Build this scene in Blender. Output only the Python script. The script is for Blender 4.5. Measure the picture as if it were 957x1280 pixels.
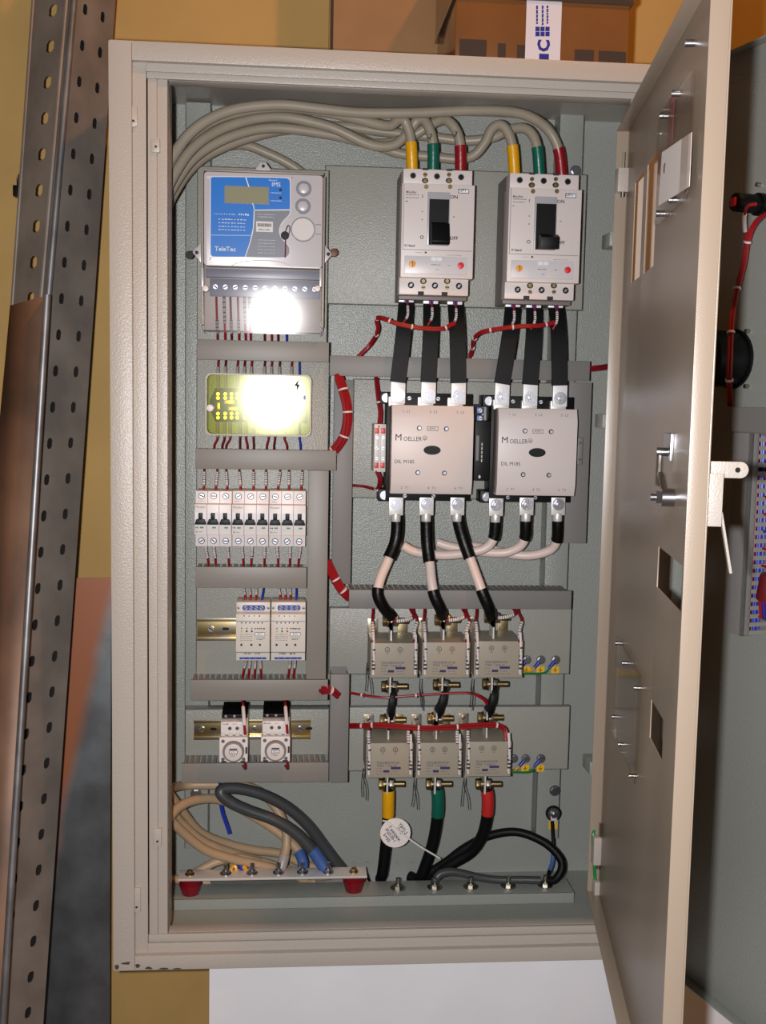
import bpy, bmesh, math, random
from mathutils import Vector, Matrix
random.seed(7)
for o in list(bpy.data.objects): bpy.data.objects.remove(o, do_unlink=True)
SC = bpy.context.scene
COL = SC.collection
# ------------------------------------------------------------------ camera
CAMP = Vector((-0.14716, -1.43545, 0.76635)); YAW, PIT, ROLL, FPX = 0.08451, -0.10073, 0.01933, 1385.434
_f = Vector((math.sin(YAW)*math.cos(PIT), math.cos(YAW)*math.cos(PIT), math.sin(PIT)))
_r = Vector((math.cos(YAW), -math.sin(YAW), 0)); _u = _r.cross(_f)
CR = _r*math.cos(ROLL) + _u*math.sin(ROLL); CU = -_r*math.sin(ROLL) + _u*math.cos(ROLL); CF = _f
cd = bpy.data.cameras.new('camera'); cam = bpy.data.objects.new('camera', cd); COL.objects.link(cam)
cd.sensor_fit = 'VERTICAL'; cd.sensor_height = 32.0; cd.lens = FPX/1280*32.0; cd.clip_start = 0.01
cam.matrix_world = Matrix(((CR.x, CU.x, -CF.x, CAMP.x), (CR.y, CU.y, -CF.y, CAMP.y), (CR.z, CU.z, -CF.z, CAMP.z), (0, 0, 0, 1)))
SC.camera = cam
# ------------------------------------------------------------------ world, lights, exposure
W = bpy.data.worlds.new('room_ambient'); SC.world = W; W.use_nodes = True
W.node_tree.nodes['Background'].inputs[0].default_value = (1.0, 0.72, 0.45, 1); W.node_tree.nodes['Background'].inputs[1].default_value = 0.045
def light(name, kind, loc, power, color, size):
    l = bpy.data.lights.new(name, kind); l.energy = power; l.color = color
    l.shadow_soft_size = size
    o = bpy.data.objects.new(name, l); COL.objects.link(o); o.location = loc
    return o
light('camera_flash', 'POINT', CAMP - CR*0.05 + CF*0.02 + CU*0.004, 76, (1.0, 0.985, 0.99), 0.012)   # flash unit beside the lens
light('ceiling_lamp', 'POINT', (0.75, -0.9, 2.6), 62, (1.0, 0.40, 0.085), 0.05)                      # the room's incandescent lamp
VS = SC.view_settings; VS.view_transform = 'Standard'; VS.look = 'None'; VS.gamma = 1.0; VS.exposure = 0.0; VS.use_curve_mapping = False

# ------------------------------------------------------------------ helpers
def ray(u, v): return CF + CR*((u-478.5)/FPX) - CU*((v-640)/FPX)
def P(u, v, y):
    d = ray(u, v); return CAMP + d*((y-CAMP.y)/d.y)
def rect(u0, v0, u1, v1, y):
    um, vm = (u0+u1)/2, (v0+v1)/2
    return P(u0, vm, y).x, P(u1, vm, y).x, P(um, v1, y).z, P(um, v0, y).z
def lin(c):
    return tuple(((x/255)/12.92 if x/255 <= .04045 else ((x/255+.055)/1.055)**2.4) for x in c)
MATS = {}
def mat(name, rgb, rough=.5, metal=0., bump=0., bscale=400., var=0., vscale=30., rgb2=None, spec=.5, coat=0., detail=2.):
    m = bpy.data.materials.new(name); m.use_nodes = True; nt = m.node_tree; b = nt.nodes['Principled BSDF']
    b.inputs['Roughness'].default_value = rough; b.inputs['Metallic'].default_value = metal
    b.inputs['Specular IOR Level'].default_value = spec; b.inputs['Coat Weight'].default_value = coat
    c = lin(rgb)
    tc = nt.nodes.new('ShaderNodeTexCoord')
    if var > 0 or rgb2:
        n = nt.nodes.new('ShaderNodeTexNoise'); n.inputs['Scale'].default_value = vscale; n.inputs['Detail'].default_value = 5
        nt.links.new(tc.outputs['Object'], n.inputs['Vector'])
        r = nt.nodes.new('ShaderNodeValToRGB'); r.color_ramp.elements[0].position = .35; r.color_ramp.elements[1].position = .65
        c2 = lin(rgb2) if rgb2 else tuple(min(1, x*(1+var)) for x in c)
        c1 = c if rgb2 else tuple(x*(1-var) for x in c)
        r.color_ramp.elements[0].color = (*c1, 1); r.color_ramp.elements[1].color = (*c2, 1)
        nt.links.new(n.outputs[0], r.inputs[0]); nt.links.new(r.outputs[0], b.inputs['Base Color'])
    else: b.inputs['Base Color'].default_value = (*c, 1)
    if bump > 0:
        n = nt.nodes.new('ShaderNodeTexNoise'); n.inputs['Scale'].default_value = bscale; n.inputs['Detail'].default_value = detail
        nt.links.new(tc.outputs['Object'], n.inputs['Vector'])
        bp = nt.nodes.new('ShaderNodeBump'); bp.inputs['Strength'].default_value = bump; bp.inputs['Distance'].default_value = .001
        nt.links.new(n.outputs[0], bp.inputs['Height']); nt.links.new(bp.outputs[0], b.inputs['Normal'])
    MATS[name] = m; return m
def clear(name, rgb, gloss, rough):
    m = bpy.data.materials.new(name); m.use_nodes = True; nt = m.node_tree
    for n in list(nt.nodes): nt.nodes.remove(n)
    out = nt.nodes.new('ShaderNodeOutputMaterial'); mx = nt.nodes.new('ShaderNodeMixShader')
    tr = nt.nodes.new('ShaderNodeBsdfTransparent'); gl = nt.nodes.new('ShaderNodeBsdfGlossy')
    tr.inputs[0].default_value = (*lin(rgb), 1); gl.inputs[0].default_value = (1, 1, 1, 1); gl.inputs['Roughness'].default_value = rough
    lw = nt.nodes.new('ShaderNodeFresnel'); lw.inputs[0].default_value = 1.45
    mu = nt.nodes.new('ShaderNodeMath'); mu.operation = 'MULTIPLY'; mu.inputs[1].default_value = gloss; mu.use_clamp = True
    nt.links.new(lw.outputs[0], mu.inputs[0]); nt.links.new(mu.outputs[0], mx.inputs[0])
    nt.links.new(tr.outputs[0], mx.inputs[1]); nt.links.new(gl.outputs[0], mx.inputs[2]); nt.links.new(mx.outputs[0], out.inputs[0])
    MATS[name] = m; return m
mat('paint', (174, 165, 156), .36, bump=.45, bscale=520, spec=.55)
mat('paint_in', (144, 147, 141), .34, bump=.65, bscale=480, spec=.6)
mat('door_paint', (150, 134, 118), .33, bump=.1, bscale=700, spec=.5)
mat('plate', (152, 151, 143), .36, bump=.6, bscale=500, spec=.55)
mat('duct', (128, 124, 118), .45, bump=.08, bscale=700)
mat('duct_dark', (118, 116, 114), .5)
mat('wall', (176, 142, 84), .85, bump=.15, bscale=180, var=.06, vscale=8)
mat('whiteboard', (214, 212, 216), .6, var=.02, vscale=12)
mat('galv', (138, 136, 138), .45, metal=.7, var=.22, vscale=26)
mat('galv_dark', (140, 130, 122), .5, metal=.45, var=.18, vscale=14)
mat('galv_brown', (148, 112, 90), .55, metal=.25, rgb2=(104, 80, 66), vscale=6)
mat('slot_shade', (38, 34, 32), .6, metal=.2)  # shade seen through the tray slots, put into the colour
mat('sheet', (132, 136, 140), .38, metal=.85, rgb2=(104, 106, 108), vscale=16)
mat('zinc', (160, 160, 166), .33, metal=1.)
mat('steel', (170, 165, 155), .35, metal=1.)
mat('brass', (150, 130, 92), .36, metal=1.)
mat('yzinc', (214, 190, 120), .28, metal=1., rgb2=(190, 180, 170), vscale=60)
mat('tin', (222, 218, 214), .38, metal=.35)
mat('lug_white', (235, 232, 232), .4, metal=.1)
mat('black', (9, 9, 10), .45, spec=.22)
mat('black_cable', (11, 11, 12), .5, spec=.2, bump=.1, bscale=300)
mat('shrink', (9, 9, 9), .38, spec=.3, bump=.5, bscale=120)
mat('grey_cable', (150, 140, 124), .42, var=.04)
mat('beige_cable', (172, 146, 116), .45, var=.04)
mat('pink_cable', (226, 205, 196), .4)
mat('darkgrey_cable', (62, 64, 66), .42)
mat('red_wire', (148, 18, 26), .38)
mat('crimson', (132, 14, 30), .42)
mat('dkred_wire', (92, 16, 24), .4)
mat('blue_wire', (26, 50, 160), .4)
mat('green_wire', (20, 120, 56), .4)
mat('yellow_tape', (222, 160, 12), .3, bump=.4, bscale=90)
mat('green_tape', (10, 92, 76), .3, bump=.4, bscale=90)
mat('red_tape', (138, 18, 28), .3, bump=.4, bscale=90)
mat('red_sleeve', (186, 40, 36), .4)
mat('blue_sleeve', (62, 92, 150), .45)
mat('sleeve', (216, 206, 204), .5)
mat('grey_sleeve', (160, 148, 146), .4)
mat('ink', (40, 38, 44), .7)
mat('ink_grey', (120, 112, 112), .7)
mat('ink_violet', (48, 40, 92), .7)
mat('moeller', (214, 202, 198), .42)
mat('moeller_shade', (120, 108, 104), .5)  # darker copy of moeller, with the shade of the sides in its colour
mat('trip', (206, 200, 202), .35)
mat('bezel', (168, 166, 172), .3)
mat('din_white', (222, 214, 212), .4)
mat('ct_grey', (156, 146, 130), .5, bump=.1, bscale=300)
mat('ct_print', (100, 96, 110), .6)
mat('relay', (206, 200, 192), .4)
mat('meter_base', (150, 138, 122), .4)
mat('meter_face', (198, 188, 190), .28, spec=.6)
mat('meter_blue', (22, 116, 206), .3)
mat('meter_grey', (122, 124, 134), .35)
mat('lcd', (150, 146, 120), .2)
mat('white_print', (226, 228, 232), .5)
mat('red_ins', (120, 10, 26), .3)
mat('orange_knob', (226, 150, 30), .4)
mat('red_knob', (214, 30, 40), .4)
mat('yellow_tag', (226, 176, 20), .5)
mat('led_green', (20, 120, 60), .3)
mat('led_yellow', (200, 180, 30), .3)
mat('led_red', (200, 20, 30), .3)
mat('brown_seal', (104, 62, 30), .5)
mat('pcb', (52, 58, 40), .4)
mat('gold', (226, 176, 60), .3, metal=.6)
mat('cardboard', (146, 106, 66), .7, var=.06, vscale=14)
mat('cardboard_dark', (118, 76, 42), .22, var=.1, vscale=10, coat=.5)
mat('tape_dark', (70, 58, 52), .15, coat=.6)
mat('tape_white', (206, 198, 204), .35)
mat('tape_blue', (40, 42, 130), .4)
mat('paper', (226, 218, 214), .6)
mat('pale_red', (170, 50, 56), .5)
mat('rust', (70, 52, 48), .7)
mat('floor', (120, 112, 104), .7, var=.1)
clear('clear_plastic', (250, 249, 251), .45, .085)
clear('clear_yellow', (244, 246, 186), .8, .105)
clear('acrylic', (246, 242, 238), .35, .14)

class MB:
    def __init__(s): s.v = []; s.f = []
    def add(s, vs, fs):
        n = len(s.v); s.v += [Vector(v) for v in vs]; s.f += [tuple(i+n for i in f) for f in fs]; return s
    def box(s, x0, x1, y0, y1, z0, z1):
        return s.add([(x0,y0,z0),(x1,y0,z0),(x1,y1,z0),(x0,y1,z0),(x0,y0,z1),(x1,y0,z1),(x1,y1,z1),(x0,y1,z1)],
                     [(0,3,2,1),(4,5,6,7),(0,1,5,4),(1,2,6,5),(2,3,7,6),(3,0,4,7)])
    def hexa(s, a):    # eight corners, order as box
        return s.add(a, [(0,3,2,1),(4,5,6,7),(0,1,5,4),(1,2,6,5),(2,3,7,6),(3,0,4,7)])
    def cyl(s, p0, p1, r, n=14, r2=None, ph=0.):
        p0, p1 = Vector(p0), Vector(p1); r2 = r if r2 is None else r2
        d = (p1-p0).normalized(); a = d.orthogonal().normalized() if abs(d.z) > .9 else d.cross(Vector((0,0,1))).normalized(); b = d.cross(a)
        vs = []
        for (c, rr) in ((p0, r), (p1, r2)):
            for i in range(n):
                t = ph+2*math.pi*i/n; vs.append(c+a*(rr*math.cos(t))+b*(rr*math.sin(t)))
        fs = [(i, (i+1) % n, n+(i+1) % n, n+i) for i in range(n)] + [tuple(range(n-1, -1, -1)), tuple(range(n, 2*n))]
        return s.add(vs, fs)
    def ell(s, cx, cz, y0, y1, rx, rz, n=24):
        return s.prism([(cx+rx*math.cos(2*math.pi*i/n), cz+rz*math.sin(2*math.pi*i/n)) for i in range(n)], y0, y1)
    def ring(s, c, ro, ri, y0, y1, n=24):
        vs = []
        for y in (y0, y1):
            for r in (ro, ri):
                for i in range(n): vs.append((c[0]+r*math.cos(2*math.pi*i/n), y, c[1]+r*math.sin(2*math.pi*i/n)))
        fs = []
        for i in range(n):
            j = (i+1) % n
            fs += [(i, n+i, n+j, j)[::-1], (2*n+i, 2*n+j, 3*n+j, 3*n+i)[::-1], (i, j, 2*n+j, 2*n+i)[::-1], (n+i, 3*n+i, 3*n+j, n+j)[::-1]]
        return s.add(vs, fs)
    def prism(s, poly, y0, y1):     # polygon in x,z (counter-clockwise seen from -y), extruded along y
        n = len(poly); vs = [(x, y0, z) for x, z in poly]+[(x, y1, z) for x, z in poly]
        return s.add(vs, [tuple(range(n)), tuple(range(2*n-1, n-1, -1))]+[(i, n+i, n+(i+1) % n, (i+1) % n) for i in range(n)])
    def prof(s, poly, x0, x1):      # polygon in y,z extruded along x
        n = len(poly); vs = [(x0, y, z) for y, z in poly]+[(x1, y, z) for y, z in poly]
        return s.add(vs, [tuple(range(n)), tuple(range(2*n-1, n-1, -1))]+[(i, n+i, n+(i+1) % n, (i+1) % n) for i in range(n)])
    def tube(s, pts, r, n=10, sub=6, cap=True):
        pts = smooth(pts, sub); N = len(pts); rs = r if isinstance(r, (list, tuple)) else None
        t0 = (pts[1]-pts[0]).normalized(); a = t0.orthogonal().normalized(); vs = []
        for i in range(N):
            t = (pts[min(i+1, N-1)]-pts[max(i-1, 0)]).normalized(); a = (a-t*a.dot(t)).normalized(); b = t.cross(a)
            rr = r if rs is None else rs[0]+(rs[1]-rs[0])*i/(N-1)
            for k in range(n):
                q = 2*math.pi*k/n; vs.append(pts[i]+a*(rr*math.cos(q))+b*(rr*math.sin(q)))
        fs = [(i*n+k, i*n+(k+1) % n, (i+1)*n+(k+1) % n, (i+1)*n+k) for i in range(N-1) for k in range(n)]
        if cap: fs += [tuple(range(n-1, -1, -1)), tuple(range((N-1)*n, N*n))]
        return s.add(vs, fs)
    def strap(s, pts, w, t, sub=5, wd=(1, 0, 0)):   # flat ribbon of width w (along wd) and thickness t
        pts = smooth(pts, sub); N = len(pts); wd = Vector(wd); vs = []
        for i in range(N):
            tg = (pts[min(i+1, N-1)]-pts[max(i-1, 0)]).normalized(); nn = tg.cross(wd).normalized(); ww = nn.cross(tg).normalized()
            for (sa, sb) in ((-1,-1),(1,-1),(1,1),(-1,1)): vs.append(pts[i]+ww*(sa*w/2)+nn*(sb*t/2))
        fs = [(i*4+k, i*4+(k+1) % 4, i*4+4+(k+1) % 4, i*4+4+k) for i in range(N-1) for k in range(4)]+[(3,2,1,0), tuple(range((N-1)*4, N*4))]
        return s.add(vs, fs)
def smooth(pts, sub):
    pts = [Vector(p) for p in pts]
    if len(pts) < 3 or sub < 2: return pts
    q = [pts[0]*2-pts[1]]+pts+[pts[-1]*2-pts[-2]]; out = []
    for i in range(1, len(q)-2):
        for k in range(sub):
            t = k/sub; a, b, c, d = q[i-1], q[i], q[i+1], q[i+2]
            out.append(.5*((2*b)+(c-a)*t+(2*a-5*b+4*c-d)*t*t+(3*b-a-3*c+d)*t**3))
    return out+[pts[-1]]
OFF = {}
def mesh_of(name, mb, off, bevel=0., shade=True, recalc=True):
    bm = bmesh.new(); vs = [bm.verts.new(v-off) for v in mb.v]
    for f in mb.f:
        try: bm.faces.new([vs[i] for i in f])
        except ValueError: pass
    if recalc: bmesh.ops.recalc_face_normals(bm, faces=bm.faces)
    if bevel > 0:
        ed = [e for e in bm.edges if len(e.link_faces) == 2 and e.calc_face_angle(0) > .6]
        bmesh.ops.bevel(bm, geom=ed, offset=bevel, segments=2, profile=.6, affect='EDGES', clamp_overlap=True)
    me = bpy.data.meshes.new(name); bm.to_mesh(me); bm.free()
    if shade:
        me.shade_smooth(); me.set_sharp_from_angle(angle=math.radians(38))
    return me
def tag(o, label=None, cat=None, group=None, kind=None):
    if label: o['label'] = label
    if cat: o['category'] = cat
    if group: o['group'] = group
    if kind: o['kind'] = kind
    return o
def thing(name, label, cat, loc, group=None, rotz=0., local=False):
    o = bpy.data.objects.new(name, None); COL.objects.link(o); o.location = loc; o.rotation_euler[2] = rotz; o.empty_display_size = .02
    OFF[o.name] = Vector((0, 0, 0)) if local else Vector(loc)
    return tag(o, label, cat, group)
def part(name, mb, m, parent, bevel=0., label=None, shade=True):
    off = OFF[parent.name]; o = bpy.data.objects.new(name, mesh_of(name, mb, off, bevel, shade)); COL.objects.link(o)
    o.data.materials.append(MATS[m]); o.parent = parent; OFF[o.name] = off
    if label: o['label'] = label
    return o
def single(name, mb, m, label, cat, group=None, bevel=0., kind=None):
    xs = [v.x for v in mb.v]; ys = [v.y for v in mb.v]; zs = [v.z for v in mb.v]
    off = Vector(((min(xs)+max(xs))/2, (min(ys)+max(ys))/2, min(zs)))
    o = bpy.data.objects.new(name, mesh_of(name, mb, off, bevel)); COL.objects.link(o); o.location = off
    o.data.materials.append(MATS[m]); OFF[o.name] = off
    return tag(o, label, cat, group, kind)
def struct(name, mb, m, bevel=0.):
    o = bpy.data.objects.new(name, mesh_of(name, mb, Vector(), bevel)); COL.objects.link(o); o.data.materials.append(MATS[m]); OFF[o.name] = Vector()
    return tag(o, kind='structure')
def text(s, size, pos, m, parent, align='CENTER', rot=0., sx=1., M=None, bold=0.):
    c = bpy.data.curves.new('t', 'FONT'); c.body = s; c.size = size; c.align_x = align; c.align_y = 'CENTER'; c.resolution_u = 2; c.offset = bold
    o = bpy.data.objects.new('t', c); COL.objects.link(o)
    dg = bpy.context.evaluated_depsgraph_get(); me = bpy.data.meshes.new_from_object(o.evaluated_get(dg))
    bpy.data.objects.remove(o, do_unlink=True); bpy.data.curves.remove(c)
    me.materials.clear(); me.materials.append(MATS[m])
    X = Matrix.Translation(Vector(pos)-OFF[parent.name]) @ (M if M is not None else Matrix.Rotation(math.pi/2, 4, 'X')) @ Matrix.Rotation(rot, 4, 'Z') @ Matrix.Diagonal((sx, 1, 1, 1))
    me.transform(X); me.name = 'lettering'
    o = bpy.data.objects.new('lettering', me); COL.objects.link(o); o.parent = parent; OFF[o.name] = OFF[parent.name]
    return o
ORD = ['first', 'second', 'third', 'fourth', 'fifth', 'sixth', 'seventh', 'eighth', 'ninth', 'tenth', 'eleventh', 'twelfth']
def screw(parent, x, y, z, r=.0026, m='zinc', dark=True, slot=None, name='screw', h=.0012):
    mb = MB().cyl((x, y-h, z), (x, y+.0008, z), r, 12); o = part(name, mb, m, parent)
    if dark:
        a = random.uniform(-.7, .7) if slot is None else slot; c, s_ = math.cos(a), math.sin(a); w = r*.22; l = r*.85
        pl = [(x+c*i*l-s_*j*w, z+s_*i*l+c*j*w) for i, j in ((-1,-1),(1,-1),(1,1),(-1,1))]
        if o.parent and o.parent.parent is None: part('slot', MB().prism(pl, y-h-.0002, y-h+.0003), 'ink', o)
        else: part('slot', MB().prism(pl, y-h-.0002, y-h+.0003), 'ink', parent)
    return o
def bars(rows, y):       # flat print: list of (x0,x1,z,height)
    mb = MB()
    for x0, x1, z, h in rows: mb.box(x0, x1, y-.00025, y+.0002, z-h/2, z+h/2)
    return mb
def scribble(x0, x1, z, h, n):
    r = []; w = (x1-x0)/n; x = x0
    for i in range(n):
        l = w*random.uniform(.45, .9); r.append((x, x+l, z+random.uniform(-.1, .1)*h, h*random.uniform(.6, 1))); x += w
    return r
def rounded(x0, x1, z0, z1, r, n=5):
    p = []
    for cx, cz, a in ((x1-r, z0+r, -90), (x1-r, z1-r, 0), (x0+r, z1-r, 90), (x0+r, z0+r, 180)):
        for k in range(n+1):
            t = math.radians(a+90*k/n); p.append((cx+r*math.cos(t), cz+r*math.sin(t)))
    return p

# ------------------------------------------------------------------ the setting
ZF = -.80
struct('wall_back', MB().box(-1.7, 1.9, .30, .36, ZF, 2.7), 'wall')
struct('floor', MB().box(-1.7, 1.9, -2.6, .30, ZF-.05, ZF), 'floor')
wx = P(261, 1250, .012).x
wb = MB().box(wx, .95, .012, .298, ZF, -.0005)
single('white_plinth', wb, 'whiteboard', 'plain white board plinth under the open cabinet', 'plinth', bevel=.002)

# ------------------------------------------------------------------ cabinet shell
cab = thing('distribution_cabinet', 'tall grey painted steel electrical cabinet standing open on a white plinth', 'cabinet', (0, .145, 0))
XL, XR, ZT, DB = -.375, .375, 1.2, .29
def ring(mb, o, i, y0, y1):   # o,i = (x0,x1,z0,z1)
    mb.box(o[0], i[0], y0, y1, o[2], o[3]); mb.box(i[1], o[1], y0, y1, o[2], o[3])
    mb.box(i[0], i[1], y0, y1, o[2], i[2]); mb.box(i[0], i[1], y0, y1, i[3], o[3])
    return mb
R0 = (XL, XR, 0, ZT); R1 = (XL+.028, XR-.028, .020, ZT-.023); R2 = (XL+.0445, XR-.046, .033, ZT-.033); R3 = (-.304, .2875, .043, ZT-.040)
part('back_panel', MB().box(XL, XR, DB-.003, DB, 0, ZT), 'paint_in', cab)
part('side_panel', MB().box(XL, XL+.0018, .0005, DB-.003, 0, ZT), 'paint', cab)
part('side_panel', MB().box(XR-.0018, XR, .0005, DB-.003, 0, ZT), 'paint', cab)
part('top_panel', MB().box(XL, XR, .0005, DB-.003, ZT-.0018, ZT), 'paint', cab)
part('bottom_panel', MB().box(XL, P(392, 1110, .24).x, .0005, DB-.003, 0, .0018).box(P(545, 1110, .24).x, XR, .0005, DB-.003, 0, .0018).box(P(392, 1110, .24).x, P(545, 1110, .24).x, .0005, .222, 0, .0018), 'paint_in', cab)
fl = part('front_flange', ring(MB(), R0, R1, 0, .004), 'paint', cab, bevel=.0014)
mb = ring(MB(), (R1[0]-.002, R1[1]+.002, R1[2]-.002, R1[3]+.002), R2, .009, .012)
ring(mb, (R1[0]-.0012, R1[1]+.0012, R1[2]-.0012, R1[3]+.0012), R1, .002, .0095)
part('gutter_frame', mb, 'paint', cab, bevel=.0005)
mb = MB()
mb.box(R2[0]+.0012, R2[0]+.0125, .014, .020, R3[2]+.0003, R3[3]-.0003)            # left strips
mb.box(R2[0]+.0125, R3[0], .017, .021, R3[2], R3[3])
mb.box(R3[0]-.002, R3[0], .017, .060, R3[2], R3[3])
mb.box(R3[1], R2[1]-.0002, .014, .020, R3[2]+.0003, R3[3]-.0003)
mb.box(R2[0], R2[1], .014, .020, R3[3], R2[3]+.001); mb.box(R2[0], R2[1], .0205, .045, R3[3], R3[3]+.0015)
mb.box(R2[0], R2[1], .014, .020, R2[2]-.001, R3[2]); mb.box(R2[0], R2[1], .0205, .040, R3[2]-.0015, R3[2]); mb.box(R2[0], R2[1], .0385, .040, .002, R3[2]-.0016)
part('inner_frame', mb, 'paint', cab, bevel=.0012)
for (u, v, y, h) in ((167, 146, .008, 26), (195, 182, .014, 18), (171, 1124, .008, 30), (197, 1046, .014, 22)):
    x0, x1, z0, z1 = rect(u-5, v-h/2, u+5, v+h/2, y); k = part('hinge_clip', MB().box(x0, x1, y-.003, y+.006, z0, z1), 'paint', cab, bevel=.001)
    part('clip_hole', MB().cyl(((x0+x1)/2, y-.0034, z0+.007), ((x0+x1)/2, y-.002, z0+.007), .0016, 10), 'ink', k)
# worn paint at the lower left corner
for (u, v, w, h) in ((146, 1209, 8, 9), (158, 1204, 14, 4), (172, 1207, 7, 7), (186, 1210, 12, 4), (205, 1211, 16, 3), (222, 1211, 14, 2.4)):
    x0, x1, z0, z1 = rect(u-w/2, v-h/2, u+w/2, v+h/2, 0); n = 11; pl = []
    for i in range(n):
        t = 2*math.pi*i/n; q = random.uniform(.55, 1.1); pl.append(((x0+x1)/2+(x1-x0)/2*q*math.cos(t), max(.0008, (z0+z1)/2+(z1-z0)/2*q*math.sin(t))))
    part('paint_chip', MB().prism(pl, -.0002, .001), 'rust', cab, label='dark chip in the paint of the lower left corner')
def post(u0, v0, u1, v1):
    x0, x1, z0, z1 = rect(u0, v0, u1, v1, .255)
    m = MB().box(x0, x1, .255, .2575, z0, z1).box(x0, x0+.002, .255, .287, z0, z1).box(x1-.002, x1, .255, .287, z0, z1)
    return part('mounting_post', m, 'paint_in', cab, bevel=.0008)
pl_ = post(231, 128, 262, 1060); pr_ = post(684, 140, 714, 1048)
def bolt(parent, p, axis, r=.006, h=.005, stud=.006, m='zinc', washer=1.6, name='bolt'):
    p, a = Vector(p), Vector(axis).normalized(); mb = MB()
    mb.cyl(p, p+a*.0015, r*washer, 18); mb.cyl(p+a*.0015, p+a*(.0015+h), r, 6)
    if stud: mb.cyl(p+a*(.0015+h), p+a*(.0015+h+stud), r*.55, 10)
    return part(name, mb, m, parent)
F = (0, -1, 0); UP = (0, 0, 1)
for (u, v, pp) in ((719, 214, pr_), (693, 988, pr_), (245, 992, pl_)): bolt(pp, P(u, v, .2548), F, .0065, .004, 0, washer=1.35)
def plate(u0, v0, u1, v1, y, lip=.010):
    x0, x1, z0, z1 = rect(u0, v0, u1, v1, y)
    m = MB().box(x0, x1, y, y+.002, z0, z1).box(x0, x1, y, y+lip, z1-.002, z1).box(x0, x1, y, y+lip, z0, z0+.002)
    m.box(x1-.002, x1, y, y+lip, z0, z1).box(x0, x0+.002, y, y+lip, z0, z1)
    return part('mounting_plate', m, 'plate', cab, bevel=.0008)
YR, YL = .245, .215
plate(405, 212, 731, 384, YR); plate(440, 476, 700, 624, YR); plate(411, 760, 713, 843, YR); plate(412, 883, 711, 963, YR)
plate(246, 210, 410, 429, YL, .04); plate(245, 431, 409, 868, YL, .04); plate(231, 886, 411, 952, .232, .022)
# bottom channel
x0, x1, z0, z1 = rect(214, 1120, 717, 1150, .17)
ch = part('floor_channel', MB().box(x0, x1, .17, .172, .002, z1).box(x0, x1, .17, .222, z1-.002, z1).box(x0, x1, .220, .222, .002, z1).box(x0, x0+.002, .17, .222, .002, z1).box(x1-.002, x1, .17, .222, .002, z1), 'paint_in', cab, bevel=.001)
CHZ = z1
for (u, v) in ((497, 1121), (543, 1117), (588, 1114), (635, 1112), (681, 1110)):
    p = P(u, v, .195); p.z = CHZ; bolt(ch, p, UP, .0068, .005, .010, m='steel', washer=1.75)
# hooks on the right inner wall
for (u, v) in ((766, 301), (757, 527), (741, 957)):
    p = P(u, v, .10)
    part('hook_bracket', MB().box(p.x-.009, XR-.0018, .085, .125, p.z-.009, p.z+.010), 'paint_in', cab, bevel=.001)
# riveted row at the back of the floor and ceiling
for u in (441, 459, 496, 514): part('rivet', MB().cyl(P(u, 1078, .287), P(u, 1078, .287)+Vector((0, -.004, 0)), .0022, 8), 'paint_in', cab)

# ------------------------------------------------------------------ doors (parts of the cabinet, each turned about its hinge)
def on_plane(u, v, o, n):
    d = ray(u, v); return CAMP + d*((o-CAMP).dot(n)/d.dot(n))
class Door:
    def __init__(s, hinge, ang):        # ang: turn of local +x (from hinge to free edge) about z ; local +y points to the door's outside
        s.h = Vector(hinge); s.a = ang; s.x = Vector((math.cos(ang), math.sin(ang), 0)); s.n = Vector((-math.sin(ang), math.cos(ang), 0))
    def loc(s, u, v, off=0.):
        p = on_plane(u, v, s.h+s.n*off, s.n)-s.h; return p.dot(s.x), p.z+s.h.z
    def W(s, x, y, z): return s.h+s.x*x+s.n*y+Vector((0, 0, z-s.h.z))
AI = math.radians(270-9.65); DI = Door((.2885, .022, 0), AI); WI = .60; ZI0, ZI1 = .088, 1.122
AO = math.radians(270+16.4); DO = Door((.377, -.004, 0), AO); WO = .72
print('door normals', DI.n, DO.n)
def door_obj(name, D, mb, m, bevel=.0008):
    o = bpy.data.objects.new(name, mesh_of(name, mb, Vector(), bevel)); COL.objects.link(o); o.data.materials.append(MATS[m])
    o.parent = cab; o.location = D.h-Vector(cab.location); o.rotation_euler[2] = D.a; OFF[o.name] = Vector(); return o
# inner door: pan of folded sheet with four cut-outs; local +y is the side away from the camera's left
def holes_panel(x0, x1, z0, z1, y0, y1, hs):
    xs = sorted({x0, x1, *[h[0] for h in hs], *[h[1] for h in hs]}); zs = sorted({z0, z1, *[h[2] for h in hs], *[h[3] for h in hs]})
    vid = {}; V = []; Fc = []
    def vi(i, j, k):
        if (i, j, k) not in vid: vid[(i, j, k)] = len(V); V.append((xs[i], (y0, y1)[k], zs[j]))
        return vid[(i, j, k)]
    def solid(i, j):
        if i < 0 or j < 0 or i >= len(xs)-1 or j >= len(zs)-1: return False
        cx, cz = (xs[i]+xs[i+1])/2, (zs[j]+zs[j+1])/2
        return not any(h[0] < cx < h[1] and h[2] < cz < h[3] for h in hs)
    for i in range(len(xs)-1):
        for j in range(len(zs)-1):
            if not solid(i, j): continue
            Fc.append((vi(i,j,0), vi(i+1,j,0), vi(i+1,j+1,0), vi(i,j+1,0))); Fc.append((vi(i,j,1), vi(i,j+1,1), vi(i+1,j+1,1), vi(i+1,j,1)))
            for di, dj, a, b in ((-1,0,(i,j),(i,j+1)),(1,0,(i+1,j),(i+1,j+1)),(0,-1,(i,j),(i+1,j)),(0,1,(i,j+1),(i+1,j+1))):
                if not solid(i+di, j+dj): Fc.append((vi(*a,0), vi(*b,0), vi(*b,1), vi(*a,1)))
    return MB().add(V, Fc)
sgn = 1.0 if DI.n.x > 0 else -1.0      # +1: local +y looks to the right (outside)
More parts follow.
